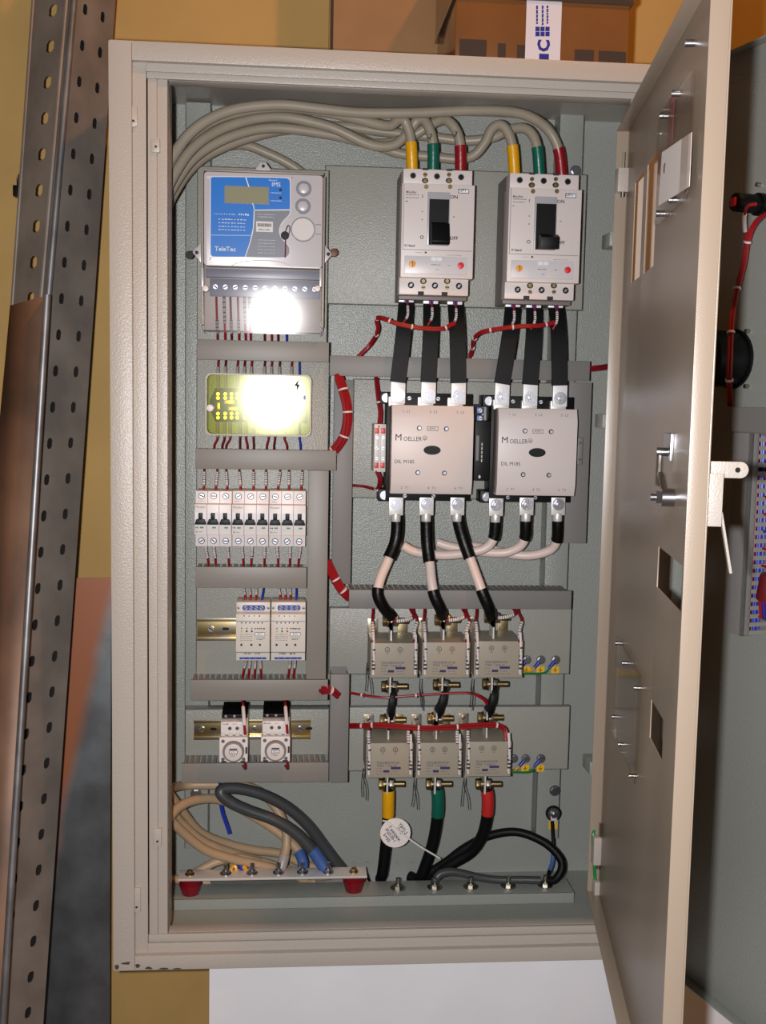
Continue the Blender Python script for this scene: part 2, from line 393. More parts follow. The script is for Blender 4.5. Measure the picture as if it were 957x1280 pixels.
def hole(ul, vlt, vlb, ur):
    xa, za = DI.loc(ul, vlt); xa2, zb = DI.loc(ul, vlb); xb, _ = DI.loc(ur, (vlt+vlb)/2); return (min(xa, xb), max(xa, xb), min(za, zb), max(za, zb))
HS = [hole(793.5, 228, 350, 801.5), hole(809.5, 199, 335, 819), hole(822.5, 683, 736, 853), hole(813.5, 874, 926, 829)]
HS[1] = (HS[1][0], HS[1][1], HS[0][2], HS[0][3]); print('holes', HS)
hm = holes_panel(0, WI, ZI0, ZI1, 0, .0015, HS)
FLN = .0155*-sgn
def fb(a, b): return (min(a, b), max(a, b))
y_ = fb(0, FLN)
hm.box(0, .0015, *y_, ZI0, ZI1); hm.box(WI-.0015, WI, *y_, ZI0, ZI1); hm.box(0, WI, *y_, ZI0, ZI0+.0015); hm.box(0, WI, *y_, ZI1-.0015, ZI1)
ido = door_obj('inner_door', DI, hm, 'door_paint', .0005); ido['label'] = 'inner door panel with cut-outs, swung towards the viewer'
def dscrew(u, v, r=.0035, m='zinc', name='screw', h=.004):
    x, z = DI.loc(u, v); return part(name, MB().cyl((x, 0, z), (x, -sgn*h, z), r, 12), m, ido)
def dquad(name, pts, y0, y1, m, label=None):   # polygon of door-local x,z
    mb = MB().prism(pts, *fb(y0, y1)); return part(name, mb, m, ido, label=label)
def dl(u, v): return DI.loc(u, v)
# lower acrylic cover with six screws
xa, za = dl(775, 792); xb, zb = dl(804.5, 850); xb2, zc = dl(794, 982); _, zd = dl(772, 905)
ztop = (za+zb)/2; zbot = (zc+zd)/2; print('acryl', xa, xb, xb2, za, zb, zc, zd)
dquad('acrylic_cover', [(xa, zbot), (xb, zbot), (xb, ztop), (xa, ztop)], -sgn*.003, -sgn*.006, 'acrylic', 'clear plastic cover on the lower half of the inner door')
for u, v in ((776, 804), (785, 829), (800.5, 860), (771.5, 896), (780, 930.5), (794, 970)): dscrew(u, v, .0026, h=.0075)
# upper clear pocket with papers
xa, za = dl(830, 140); xb, zb = dl(866, 100); _, zc = dl(829.5, 281); _, zd = dl(864, 247)
z0, z1 = (zc+zd)/2, (za+zb)/2; print('pocket', xa, xb, z0, z1)
dquad('document_pocket', rounded(xa, xb+.03, z0, z1, .02), -sgn*.004, -sgn*.007, 'acrylic', 'clear pocket holding papers on the upper half of the inner door')
xm = (xa+xb)/2
pq = [(xa+.070, -sgn*.012, z0+.012), (xb+.03, -sgn*.004, z0+.008), (xb+.03, -sgn*.004, z0+.055), (xa+.078, -sgn*.012, z0+.062)]; pb_ = [(x_, y_-sgn*.0005, z_) for x_, y_, z_ in pq]
part('paper_sheet', MB().add(pq+pb_, [(0, 1, 2, 3), (7, 6, 5, 4), (0, 4, 5, 1), (1, 5, 6, 2), (2, 6, 7, 3), (3, 7, 4, 0)]), 'paper', ido, label='folded white printed paper')
part('paper_print', MB().cyl((xa+.092, -sgn*.0095, z0+.044), (xa+.092, -sgn*.0118, z0+.044), .005, 14), 'ink_grey', ido)
dquad('red_label', [(xa+.045, z0+.072), (xa+.075, z0+.072), (xa+.075, z0+.12), (xa+.05, z0+.12)], -sgn*.002, -sgn*.003, 'pale_red')
for u, v in ((834, 145), (850, 117), (830, 267), (846, 250), (867.5, 54)): dscrew(u, v, .0034, h=.0085)
# lock and rod
x, z = dl(842, 622)
part('lock_cylinder', MB().cyl((x, 0, z), (x, -sgn*.012, z), .0085, 16).cyl((x, -sgn*.012, z), (x, -sgn*.017, z), .0062, 6).cyl((x, -sgn*.017, z), (x, -sgn*.022, z), .0035, 10), 'zinc', ido, label='zinc lock cylinder with hex nut')
x2, z2 = dl(837, 565)
part('lock_rod', MB().tube([(x, -sgn*.008, z), (x-.02, -sgn*.010, z+.02), (x2, -sgn*.010, z2-.03), (x2, -sgn*.010, z2)], .003, 8), 'steel', ido)
part('rod_guide', MB().box(x2-.02, x2+.02, *fb(0, -sgn*.003), z2-.008, z2+.018).cyl((x2, 0, z2), (x2, -sgn*.013, z2), .0042, 12), 'zinc', ido, bevel=.0005)
# catch on the outside face near the free edge
o_ = sgn
_, za = DI.loc(884, 592); _, zb = DI.loc(884, 660); _, zt = DI.loc(884, 577); _, zt2 = DI.loc(884, 598)
part('catch_plate', MB().box(WI-.006, WI-.004, *fb(.0015*o_, .0135*o_), zb, za), 'paint', ido, bevel=.0004)
ct = part('catch_tab', MB().box(WI-.03, WI-.012, *fb(.0015*o_, .0035*o_), zt2, zt).box(WI-.014, WI-.012, *fb(.003*o_, .028*o_), zt2, zt).cyl((WI-.013, .028*o_, (zt+zt2)/2), (WI-.0121, .028*o_, (zt+zt2)/2), .0068, 16), 'paint', ido, bevel=.0003)
part('tab_hole', MB().cyl((WI-.0145, .026*o_, (zt+zt2)/2), (WI-.0118, .026*o_, (zt+zt2)/2), .0022, 12), 'black', ido)
_, ra = DI.loc(891, 645); _, rb = DI.loc(891, 728)
part('latch_strip', MB().strap([(WI-.012, .014*o_, ra), (WI-.014, .0195*o_, (ra+rb)/2), (WI-.016, .025*o_, rb)], .0020, .006, wd=(0, 1, 0)), 'paint', ido)
# hinge blocks with pins
for (u, v, h) in ((778, 226, 30), (748, 1062, 34)):
    x0, x1, z0, z1 = rect(u-8, v-h/2, u+7, v+h/2, .016); k = part('hinge_block', MB().box(x0, x1, .008, .022, z0, z1), 'paint', cab, bevel=.001)
    part('hinge_pin', MB().cyl(((x0+x1)/2, .012, z1), ((x0+x1)/2, .012, z1+.02), .0016, 8), 'steel', k)
    part('pin_end', MB().cyl(((x0+x1)/2, .012, z0-.006), ((x0+x1)/2, .012, z0), .003, 10), 'steel', k)
hb = rect(741, 1100, 752, 1122, .016)
part('hinge_block', MB().box(hb[0], hb[1], .008, .024, hb[2], hb[3]), 'paint', cab, bevel=.001)
single('earth_wire', MB().tube([P(745, 1030, .03), P(741, 1045, .02), P(742, 1070, .018), P(743, 1092, .018), P(744, 1102, .016)], .0024, 8), 'green_wire', 'short green earth wire at the foot of the inner door hinge', 'wire')
# outer door
so = 1.0 if DO.n.x > 0 else -1.0
om = MB().box(0, WO, *fb(0, so*.0015), .002, ZT-.002); q = fb(0, -so*.016)
om.box(0, .0015, *q, .002, ZT-.002); om.box(WO-.0015, WO, *q, .002, ZT-.002); om.box(0, WO, *q, .002, .0035); om.box(0, WO, *q, ZT-.0035, ZT-.002)
odo = door_obj('outer_door', DO, om, 'paint_in', .0005); odo['label'] = 'outer door opened wide at the right, seen from inside'
for (u, v) in ((936, 414), (935, 483), (950, 231)):
    x, z = DO.loc(u, v); part('bolt', MB().cyl((x, 0, z), (x, -so*.006, z), .0028, 8), 'steel', odo)

# ------------------------------------------------------------------ trays and sheet leaning at the left
def line_at_z(a, b, z): return a+(b-a)*((z-a.z)/(b.z-a.z))
def slotted(mb, a0, a1, b0, b1, n, cols, hw, hh):   # a: one long edge (bottom, top), b: the other; cols: (t0, t1, slot centre)
    def f(s, t): return (a0+(a1-a0)*s).lerp(b0+(b1-b0)*s, t)
    for i in range(n):
        s0, s1 = i/n, (i+1)/n; sc = (s0+s1)/2
        for (t0, t1, tc) in cols:
            w, h = hw, hh/n
            inn = [(w,-.55*h),(w,.55*h),(.5*w,h),(-.5*w,h),(-w,.55*h),(-w,-.55*h),(-.5*w,-h),(.5*w,-h)]
            vs = [f(s0, t0), f(s0, t1), f(s1, t1), f(s1, t0)]+[f(sc+q, tc+p) for p, q in inn]
            mb.add(vs, [(1,2,5,4),(2,6,5),(2,3,7,6),(3,8,7),(3,0,9,8),(0,10,9),(0,1,11,10),(1,4,11)])
    return mb
def solid(o, t):
    md = o.modifiers.new('thickness', 'SOLIDIFY'); md.thickness = t; md.offset = 0; return o
ZTOP = 1.46
rg = (P(93, 0, .150), P(31, 722, .070)); rt = (P(144, 0, .215), P(93, 722, .135)); lf = (P(42, 0, .205), P(-8, 722, .125))
E_ = {k: (line_at_z(*l, ZF+.001), line_at_z(*l, ZTOP)) for k, l in (('g', rg), ('r', rt), ('l', lf))}
tr = thing('perforated_cable_tray', 'long perforated steel cable tray leaning on the wall beside the cabinet', 'cable tray', E_['g'][0])
NR = 46
o = part('base_web', slotted(MB(), E_['g'][0], E_['g'][1], E_['r'][0], E_['r'][1], NR, ((0, .48, .27), (.48, 1, .71)), .055, .15), 'galv_dark', tr, shade=False); solid(o, .0014)
o = part('side_flange', slotted(MB(), E_['g'][0], E_['g'][1], E_['l'][0], E_['l'][1], NR, ((0, 1, .5),), .1, .17), 'galv_dark', tr, shade=False); solid(o, .0014)
bk_ = Vector((-.003, .016, 0)); o = part('shade_backing', MB().add([E_['g'][0]+bk_, E_['g'][1]+bk_, E_['r'][1]+bk_, E_['r'][0]+bk_], [(0, 1, 2, 3)]).add([E_['r'][0]+bk_, E_['r'][1]+bk_, E_['r'][1], E_['r'][0]], [(0, 1, 2, 3)]), 'slot_shade', tr, shade=False); solid(o, .0014)  # backing added behind the slots, its near-black colour standing in for shade
part('rolled_edge', MB().tube([E_['g'][0]+Vector((0, -.003, 0)), E_['g'][1]+Vector((0, -.003, 0))], .0045, 10), 'galv', tr)
part('rolled_edge', MB().tube([E_['l'][0], E_['l'][1]], .003, 8), 'galv_dark', tr)
part('rolled_edge', MB().tube([E_['g'][0]+Vector((-.010, -.001, 0)), E_['g'][1]+Vector((-.010, -.001, 0))], .003, 8), 'galv_dark', tr)
# solid tray in front, lower left
r2 = (P(59, 369, .050), P(8, 1200, -.030)); l2 = (P(13, 382, .085), P(-62, 1200, .005))
a0, a1 = line_at_z(*r2, ZF+.001), r2[0]; b0, b1 = line_at_z(*l2, ZF+.001), l2[0]
st = thing('solid_cable_tray', 'plain brownish steel tray length standing in front of the perforated tray', 'cable tray', a0)
o = part('side_plate', MB().add([a0, a1, b1, b0], [(0, 1, 2, 3)]), 'galv_brown', st); solid(o, .0015)
part('rolled_edge', MB().tube([a0+Vector((.001, -.004, 0)), a1+Vector((.001, -.004, 0))], .0048, 10), 'galv', st)
o = part('base_web', MB().add([a0, a1, a1+Vector((-.006, .03, 0)), a0+Vector((-.006, .03, 0))], [(0, 1, 2, 3)]), 'galv_dark', st); solid(o, .0015)
# galvanised sheet behind
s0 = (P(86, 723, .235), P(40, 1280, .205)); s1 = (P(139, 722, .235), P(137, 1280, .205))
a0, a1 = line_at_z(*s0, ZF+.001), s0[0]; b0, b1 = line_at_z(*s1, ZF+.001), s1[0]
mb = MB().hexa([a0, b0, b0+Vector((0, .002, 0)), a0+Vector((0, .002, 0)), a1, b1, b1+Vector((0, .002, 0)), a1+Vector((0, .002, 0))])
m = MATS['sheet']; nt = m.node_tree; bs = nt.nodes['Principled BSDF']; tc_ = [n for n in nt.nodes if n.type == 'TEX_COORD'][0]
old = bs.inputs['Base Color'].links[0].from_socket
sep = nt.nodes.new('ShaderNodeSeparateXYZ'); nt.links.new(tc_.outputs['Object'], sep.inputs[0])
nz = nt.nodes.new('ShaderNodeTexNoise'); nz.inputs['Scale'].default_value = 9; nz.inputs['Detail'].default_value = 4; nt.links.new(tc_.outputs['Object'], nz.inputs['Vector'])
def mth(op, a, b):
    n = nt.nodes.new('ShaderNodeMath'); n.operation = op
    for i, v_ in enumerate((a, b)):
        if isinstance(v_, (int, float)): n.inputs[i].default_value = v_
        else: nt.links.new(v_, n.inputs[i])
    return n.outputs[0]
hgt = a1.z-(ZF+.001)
# browner and less metallic along the upper left: how far a point lies left of a slanting line
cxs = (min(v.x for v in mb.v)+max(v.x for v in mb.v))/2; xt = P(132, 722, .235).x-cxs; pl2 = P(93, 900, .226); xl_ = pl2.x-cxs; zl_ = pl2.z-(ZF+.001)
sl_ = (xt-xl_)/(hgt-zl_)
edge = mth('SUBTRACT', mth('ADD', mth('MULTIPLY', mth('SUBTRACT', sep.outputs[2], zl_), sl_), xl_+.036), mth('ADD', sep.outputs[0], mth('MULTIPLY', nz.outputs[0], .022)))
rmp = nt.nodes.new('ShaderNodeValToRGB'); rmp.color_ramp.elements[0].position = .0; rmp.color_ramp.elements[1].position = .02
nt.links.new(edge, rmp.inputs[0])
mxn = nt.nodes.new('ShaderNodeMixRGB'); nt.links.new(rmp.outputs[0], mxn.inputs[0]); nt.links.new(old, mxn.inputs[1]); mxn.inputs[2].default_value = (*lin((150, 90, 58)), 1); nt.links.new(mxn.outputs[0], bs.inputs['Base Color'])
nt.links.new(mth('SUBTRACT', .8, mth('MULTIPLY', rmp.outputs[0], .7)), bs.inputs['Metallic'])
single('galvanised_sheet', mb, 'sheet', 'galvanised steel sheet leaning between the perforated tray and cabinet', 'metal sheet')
# small black clip on the wall
p = P(23, 238, .292)
wc = thing('wall_clip', 'small black cable clip on the wall left of the trays', 'clip', p)
part('body', MB().box(p.x-.006, p.x+.010, .282, .2995, p.z-.010, p.z+.006), 'black', wc, bevel=.001)
part('hook', MB().tube([p+Vector((0, -.004, .006)), p+Vector((.002, -.012, .016)), p+Vector((.005, -.008, .022)), p+Vector((.002, 0, .024))], .0016, 6), 'steel', wc)

# ------------------------------------------------------------------ cartons on top
ax0, ax1 = P(413, 30, .2).x, P(551, 30, .2).x
bx = thing('cardboard_box', 'plain brown cardboard box at the left on top of the cabinet', 'box', ((ax0+ax1)/2, .245, 1.2), 'cartons on top of the cabinet')
part('carton', MB().box(ax0, ax1, .20, .289, 1.2003, 1.52), 'cardboard', bx, bevel=.002)
part('edge_tape', MB().box(ax0-.0005, ax0+.004, .1995, .25, 1.2006, 1.50), 'tape_dark', bx)
bx0, bx1 = P(569, 40, .008).x, P(786, 40, .008).x
by = thing('cardboard_box', 'brown carton with printed white tape, at the right on top of the cabinet', 'box', ((bx0+bx1)/2, .1, 1.2), 'cartons on top of the cabinet')
zb0 = P(680, 4, .008).z
part('carton', MB().box(bx0, bx1, .008, .190, 1.2003, zb0+.004), 'cardboard_dark', by, bevel=.003)
part('lid', MB().box(bx0-.003, bx1+.003, .005, .193, zb0+.004, zb0+.11), 'cardboard_dark', by, bevel=.003)
part('edge_tape', MB().box(bx0-.0035, bx1+.0035, .0044, .1935, zb0+.002, zb0+.008), 'tape_dark', by)
for (u0, u1, v0) in ((574, 608, 49), (622, 632, 54), (646, 656, 56), (718, 742, 62), (748, 782, 64)):
    x0, x1, z0, z1 = rect(u0, v0, u1, v0+20, .007); part('edge_tape', MB().box(x0, x1, .0072, .012, 1.2006, z1), 'tape_dark', by)
x0, x1, z0, z1 = rect(657, 0, 701, 70, .007)
tp = part('printed_tape', MB().box(x0, x1, .0068, .012, 1.2006, zb0+.004).box(x0, x1, .0038, .008, zb0+.004, zb0+.10), 'tape_white', by, label='white tape printed in blue')
def tpx(u, v): q = P(u, v, .0066); return q
text('C', .021, tpx(680, 57.2), 'tape_blue', tp, rot=math.pi/2, bold=.0009)
p = tpx(680, 68.5); part('print_mark', MB().box(p.x-.0065, p.x+.006, .0064, .0069, 1.2008, p.z+.0012), 'tape_blue', tp)
mb = MB()
for i in range(3):
    for j in range(2):
        p = tpx(671.6+6.2*i, 36.2+6.3*j); mb.box(p.x-.0027, p.x+.0027, .0063, .0069, p.z-.0027, p.z+.0027)
part('print_squares', mb, 'tape_blue', tp)
mb = MB()
for i, u in enumerate((671, 678, 684)):
    v = 7
    while v < 29:
        l = random.uniform(2, 5); p = tpx(u, v); q = tpx(u, v+l); mb.box(p.x-.0011, p.x+.0011, .0063, .0069, q.z, p.z); v += l+1
part('small_print', mb, 'tape_blue', tp)

# ------------------------------------------------------------------ cable ducts
def duct(u0, v0, u1, v1, yf, yb, label, horiz=True, m='duct', teeth=True, group='slotted wiring ducts'):
    x0, x1, z0, z1 = rect(u0, v0, u1, v1, yf)
    t = thing('wiring_duct', label, 'cable duct', ((x0+x1)/2, yb, z0), group)
    part('cover', MB().box(x0, x1, yf, yf+.007, z0, z1), m, t, bevel=.0008)
    mb = MB().box(x0+.001, x1-.001, yb-.002, yb-.0003, z0+.001, z1-.001); st_ = .0085
    if horiz:
        n = max(2, int((x1-x0)/st_))
        for i in range(n):
            x = x0+.002+(x1-x0-.004)*i/n
            for z in (z0+.001, z1-.0022): mb.box(x, x+.0052, yf+.006, yb-.001, z, z+.0012)
    else:
        n = max(2, int((z1-z0)/st_))
        for i in range(n):
            z = z0+.002+(z1-z0-.004)*i/n
            for x in (x0+.001, x1-.0022): mb.box(x, x+.0012, yf+.006, yb-.001, z, z+.0052)
    b = part('slotted_body', mb, m, t); b['kind'] = 'stuff'
    return t
YD = YL-.040
duct(246, 426, 411, 451, YD, YL, 'grey horizontal wiring duct directly below the electricity meter')
duct(244, 562, 420, 587, YD, YL, 'grey horizontal duct between yellow terminal box and breaker row')
duct(384, 588, 409, 849, YD+.001, YL, 'tall grey duct standing right of the miniature breakers', horiz=False)
duct(244, 709, 383, 735, YD, YL, 'grey horizontal duct directly under the miniature breakers')
duct(238, 850, 409.5, 875.5, YD, YL, 'grey horizontal duct under the two monitoring relays')
duct(227, 954, 410.5, 978, .19, .232, 'grey bottom duct under the two round-dial timer contactors')
duct(412, 843, 435.5, 978, .192, .2447, 'short dark vertical duct left of the lower current transformers', horiz=False, m='duct_dark')
duct(412, 448, 737, 473, YR-.042, YR, 'long grey horizontal duct crossing behind the black busbars', m='duct_dark')
duct(416, 475, 440, 730, YR-.03, YR+.0075, 'narrow vertical duct between left plates and contactors', horiz=False, m='duct_dark')
duct(708, 478, 736, 679, YR-.028, YR+.009, 'wide vertical duct right of the contactors', horiz=False, m='duct_dark')
duct(436, 738, 714, 761, YR-.055, YR, 'long grey horizontal duct above the current transformers', m='duct_dark')

# ------------------------------------------------------------------ DIN rails
def rail(u0, v0, u1, v1, yb, label, scr, holes):
    x0, x1, z0, z1 = rect(u0, v0, u1, v1, yb-.0075); h = z1-z0
    t = thing('din_rail', label, 'rail', ((x0+x1)/2, yb, z0), 'mounting rails')
    mb = MB().box(x0, x1, yb-.0075, yb-.0065, z1-h*.14, z1).box(x0, x1, yb-.0075, yb-.0065, z0, z0+h*.14)
    mb.box(x0, x1, yb-.0075, yb-.0015, z1-h*.16, z1-h*.13).box(x0, x1, yb-.0075, yb-.0015, z0+h*.13, z0+h*.16).box(x0, x1, yb-.002, yb-.0005, z0+h*.13, z1-h*.13)
    part('profile', mb, 'yzinc', t, bevel=.0002); zm = (z0+z1)/2
    for u in scr: screw(t, P(u, (v0+v1)/2, yb).x, yb-.002, zm, .0042, h=.003)
    for u in holes:
        x = P(u, (v0+v1)/2, yb).x; part('slot_hole', MB().prism(rounded(x-.005, x+.005, zm-.002, zm+.002, .0018, 3), yb-.0024, yb-.0018), 'black', t)
rail(246, 773, 381, 801, YL, 'yellow-zinc rail beside the two monitoring relays', (264,), (282,))
rail(242, 900, 388, 924.5, .232, 'yellow-zinc rail behind the two timer contactors', (252, 318, 376), (267, 386))

# ------------------------------------------------------------------ electricity meter
YM = .158
x0, x1, z0, z1 = rect(251, 213, 406, 417, YM)
mt = thing('electricity_meter', 'electricity meter with blue front plate and clear terminal cover', 'meter', ((x0+x1)/2, YL, z0))
def mx(u, v): q = P(u, v, YM); return q.x, q.z
zs = mx(328, 334)[1]
part('back_case', MB().prism(rounded(x0, x1, z0+.004, z1, .006), YM+.022, YL-.0005), 'meter_base', mt, bevel=.001)
fc = part('front_case', MB().prism(rounded(x0+.004, x1-.004, zs, z1-.004, .005), YM, YM+.024), 'meter_face', mt, bevel=.0012)
part('hood_rim', MB().box(x0+.0005, x0+.0035, YM-.001, YM+.022, z0+.01, z1-.006).box(x1-.0035, x1-.0005, YM-.001, YM+.022, z0+.01, z1-.006).box(x0+.003, x1-.003, YM-.001, YM+.022, z1-.0035, z1-.0008), 'meter_base', mt, bevel=.0008)
def mpoly(pts): return [mx(u, v) for u, v in pts]
# blue plate, traced with its scalloped right side
blue = [(263, 320), (263, 224), (266, 221), (358, 222), (362, 226), (362.5, 262), (317, 262), (316, 285), (312, 303), (306, 320.5)]
part('blue_plate', MB().prism(mpoly([(266, 321), (306, 321.5), (312, 303), (316, 285), (317, 263), (362.5, 262), (362, 226), (358, 222.5), (266, 221), (263, 224), (263, 318)]), YM-.0008, YM+.0004), 'meter_blue', fc)
part('grey_plate', MB().prism(mpoly([(307, 321.5), (357, 322), (361.5, 317), (361.5, 309), (352, 298), (349, 289), (352, 279), (361, 269), (362.5, 263.5), (318, 263.5), (317, 285), (313, 303)]), YM-.0008, YM+.0004), 'meter_grey', fc)
def ln(pts, w, m, parent, y=YM-.0011, name='white_line'):
    return part(name, MB().strap([Vector((mx(u, v)[0], y, mx(u, v)[1])) for u, v in pts], .0004, w, sub=4, wd=(0, 1, 0)), m, parent)
ln([(306.5, 321), (312.5, 303), (316.5, 285), (317.5, 262), (315.5, 254)], .0012, 'white_print', fc)
ln([(317, 262.7), (362, 262.2)], .0010, 'white_print', fc); ln([(307, 221.5), (311, 234)], .0014, 'white_print', fc)
ln([(264, 294), (313, 294.5)], .0005, 'white_print', fc)
ln([(263, 224), (266, 221), (358, 222.5), (362.3, 226), (362.6, 263), (361, 269), (352, 279), (349, 289), (352, 298), (361.5, 309), (361.5, 317), (357, 322), (306, 321.5), (266, 321), (263, 318), (263, 224)], .0009, 'white_print', fc, name='plate_border')
a = rect(281.5, 234, 335, 254, YM)
lc = part('display', MB().prism(rounded(a[0], a[1], a[2], a[3], .002), YM-.0016, YM), 'lcd', fc)
part('display_bezel', MB().box(a[0]-.0012, a[1]+.0012, YM-.0012, YM, a[2]-.0012, a[3]+.0012), 'meter_grey', fc)
p = mx(345, 231); text('IMS', .0085, (p[0], YM-.0010, p[1]), 'white_print', fc)
p = mx(341, 225.5); text('Renewal', .0034, (p[0], YM-.0010, p[1]), 'white_print', fc)
p = mx(281.5, 311.5); text('TeleTec', .0085, (p[0], YM-.0010, p[1]), 'white_print', fc, bold=.00012, sx=1.05)
for v in (237.5, 247.5):
    q = mx(350.5, v); part('indicator', MB().cyl((q[0], YM-.0014, q[1]), (q[0], YM, q[1]), .0021, 10), 'ink', fc)
    q = mx(345, v+3.8); part('small_print', bars(scribble(q[0]-.008, q[0]+.008, q[1], .0009, 6), YM-.0009), 'white_print', fc)
q = mx(290, 268); part('small_print', bars(scribble(q[0]-.025, q[0]+.006, q[1], .0010, 9)+scribble(q[0]+.009, q[0]+.024, q[1], .0028, 5), YM-.0009), 'white_print', fc)
mb = []
for v in (274, 278.5, 283, 287): q0 = mx(273, v); q1 = mx(308, v); mb += scribble(q0[0], q1[0], q0[1], .0011, 9)
part('small_print', bars(mb, YM-.0009), 'white_print', fc)
mb = []
for v in (268, 271, 300, 304, 308, 312, 316): q0 = mx(322, v); q1 = mx(344, v); mb += scribble(q0[0], q1[0], q0[1], .0006, 8)
part('small_print', bars(mb, YM-.0009), 'white_print', fc)
a = rect(320, 277, 341, 290, YM); st_ = part('barcode_sticker', MB().box(a[0], a[1], YM-.0012, YM, a[2], a[3]), 'din_white', fc)
mb = []; x = a[0]+.002
while x < a[1]-.002: w = random.uniform(.0003, .0009); mb.append((x, x+w, a[3]-.005, .0045)); x += w+.0005
part('small_print', bars(mb+scribble(a[0]+.004, a[1]-.004, a[2]+.003, .0014, 6), YM-.0013), 'ink', st_)
for (u, v) in ((379.5, 236), (378.5, 258)):
    q = mx(u, v); part('button_ring', MB().ring(q, .0108, .0075, YM-.002, YM), 'meter_grey', fc); part('button', MB().cyl((q[0], YM-.0035, q[1]), (q[0], YM, q[1]), .0066, 20), 'meter_face', fc, bevel=.0008)
q = mx(378.5, 287); part('cap_ring', MB().ring(q, .0172, .0158, YM-.0022, YM), 'meter_grey', fc); part('round_cap', MB().cyl((q[0], YM-.0018, q[1]), (q[0], YM, q[1]), .0152, 28), 'moeller', fc)
for v in (281, 293): ln([(394, v), (401, v)], .0012, 'meter_grey', fc, YM-.0012, 'cap_latch')
q = mx(356, 295); sl = part('seal', MB().cyl((q[0], YM-.007, q[1]), (q[0], YM-.0015, q[1]), .0058, 16), 'ink', mt, bevel=.0015, label='dark round seal on a twisted red wire')
part('seal_wire', MB().tube([(q[0], YM-.004, q[1]), (q[0]+.001, YM-.005, q[1]-.012), (q[0]+.0005, YM-.003, q[1]-.03)], .0009, 6), 'crimson', sl)
part('seal_wire', MB().tube([(q[0], YM-.003, q[1]+.004), (q[0]+.004, YM-.004, q[1]+.014), (q[0]+.007, YM-.003, q[1]+.010), (q[0]+.005, YM-.002, q[1])], .0009, 6), 'zinc', sl)
for (u, v, du) in ((246, 316, -1), (410, 318, 1)):      # side lugs with lead seals
    q = P(u, v, .185); lg = part('sealing_lug', MB().prism([(q.x-.006*du, q.z-.014), (q.x+.006*du, q.z), (q.x-.006*du, q.z+.014)][::du], .182, .190), 'meter_face', mt, bevel=.0006)
    part('lug_eye', MB().cyl((q.x, .1815, q.z), (q.x, .1825, q.z), .0026, 12), 'ink', lg)
    q2 = P(u+du*7-(2 if du < 0 else 0), v+3 if du < 0 else v-2, .186); part('lead_seal', MB().cyl((q2.x, .182, q2.z), (q2.x, .189, q2.z), .0058, 14), 'ink' if du < 0 else 'brown_seal', lg, bevel=.001)
q = P(329, 208, .200); lg = part('hanging_lug', MB().prism([(q.x-.012, q.z-.006), (q.x+.012, q.z-.006), (q.x+.004, q.z+.005), (q.x-.004, q.z+.005)], .198, .204), 'meter_face', mt, bevel=.0006)
part('lug_eye', MB().cyl((q.x, .1975, q.z), (q.x, .1985, q.z), .0024, 12), 'ink', lg)
# terminal cover, block and screws
TZ0, TZ1 = z0+.0005, zs-.0008
cvr = MB().prof([(YM-.001, TZ1), (YM+.0055, TZ0), (YM+.0075, TZ0), (YM+.001, TZ1)], x0+.002, x1-.002)
cvr.box(x0+.002, x0+.004, YM+.004, YL-.001, TZ0, TZ1).box(x1-.004, x1-.002, YM+.004, YL-.001, TZ0, TZ1)
tc = part('terminal_cover', cvr, 'clear_plastic', mt)
a = rect(262, 350, 400, 372, YM+.02)
tb = part('terminal_block', MB().box(a[0], a[1], YM+.02, YL-.002, a[2], a[3]), 'meter_grey', mt, bevel=.001)
for i in range(11): xx = a[0]+.008+(a[1]-a[0]-.016)*i/10; screw(tb, xx, YM+.02, (a[2]+a[3])/2+.001, .0034)
part('inner_shelf', MB().box(x0+.006, x1-.006, YM+.008, YM+.02, TZ1-.014, TZ1-.002), 'meter_grey', mt, bevel=.001)
for u in (257, 396.5):
    q = P(u, 361, YM); part('cover_screw', MB().cyl((q.x, YM-.004, q.z), (q.x, YM+.01, q.z), .0042, 16), 'din_white', tc, bevel=.0006)
    q2 = P(u-4 if u < 300 else u+4, 348, YM); part('cover_clip', MB().box(q2.x-.0016, q2.x+.0016, YM-.003, YM+.012, q2.z-.012, q2.z+.014), 'meter_face', tc, bevel=.0005)
part('arch_rib', MB().strap([Vector((mx(u, v)[0], YM-.0012, mx(u, v)[1])) for u, v in ((287, 333), (302, 327.5), (328, 325.5), (352, 328), (366, 333.5))], .0012, .0012, wd=(0, 1, 0)), 'meter_face', mt)

# ------------------------------------------------------------------ small wires helper
def wire(pts, m, label, r=.0016, group=None, sleeve=None, sm='sleeve', marks=True, name='wire'):
    pts = [P(*p) if not isinstance(p, Vector) else p for p in pts]
    w = single(name, MB().tube(pts, r, 7, 5), m, label, 'wire', group)
    if sleeve:
        s_ = smooth(pts, 8); n = len(s_); i0, i1 = int(sleeve[0]*(n-1)), max(int(sleeve[0]*(n-1))+1, int(sleeve[1]*(n-1))); sp = s_[i0:i1+1]
        k = part('marker_sleeve', MB().tube(sp, r*1.28, 8, 1), sm, w)
        if marks and len(sp) > 3:
            mb = MB()
            for j in range(0, len(sp)-1, 2):
                a, b = sp[j], sp[j+1]; mb.tube([a.lerp(b, .1), a.lerp(b, random.uniform(.45, .8))], r*1.33, 8, 1)
            part('printed_marks', mb, 'ink', k)
    return w
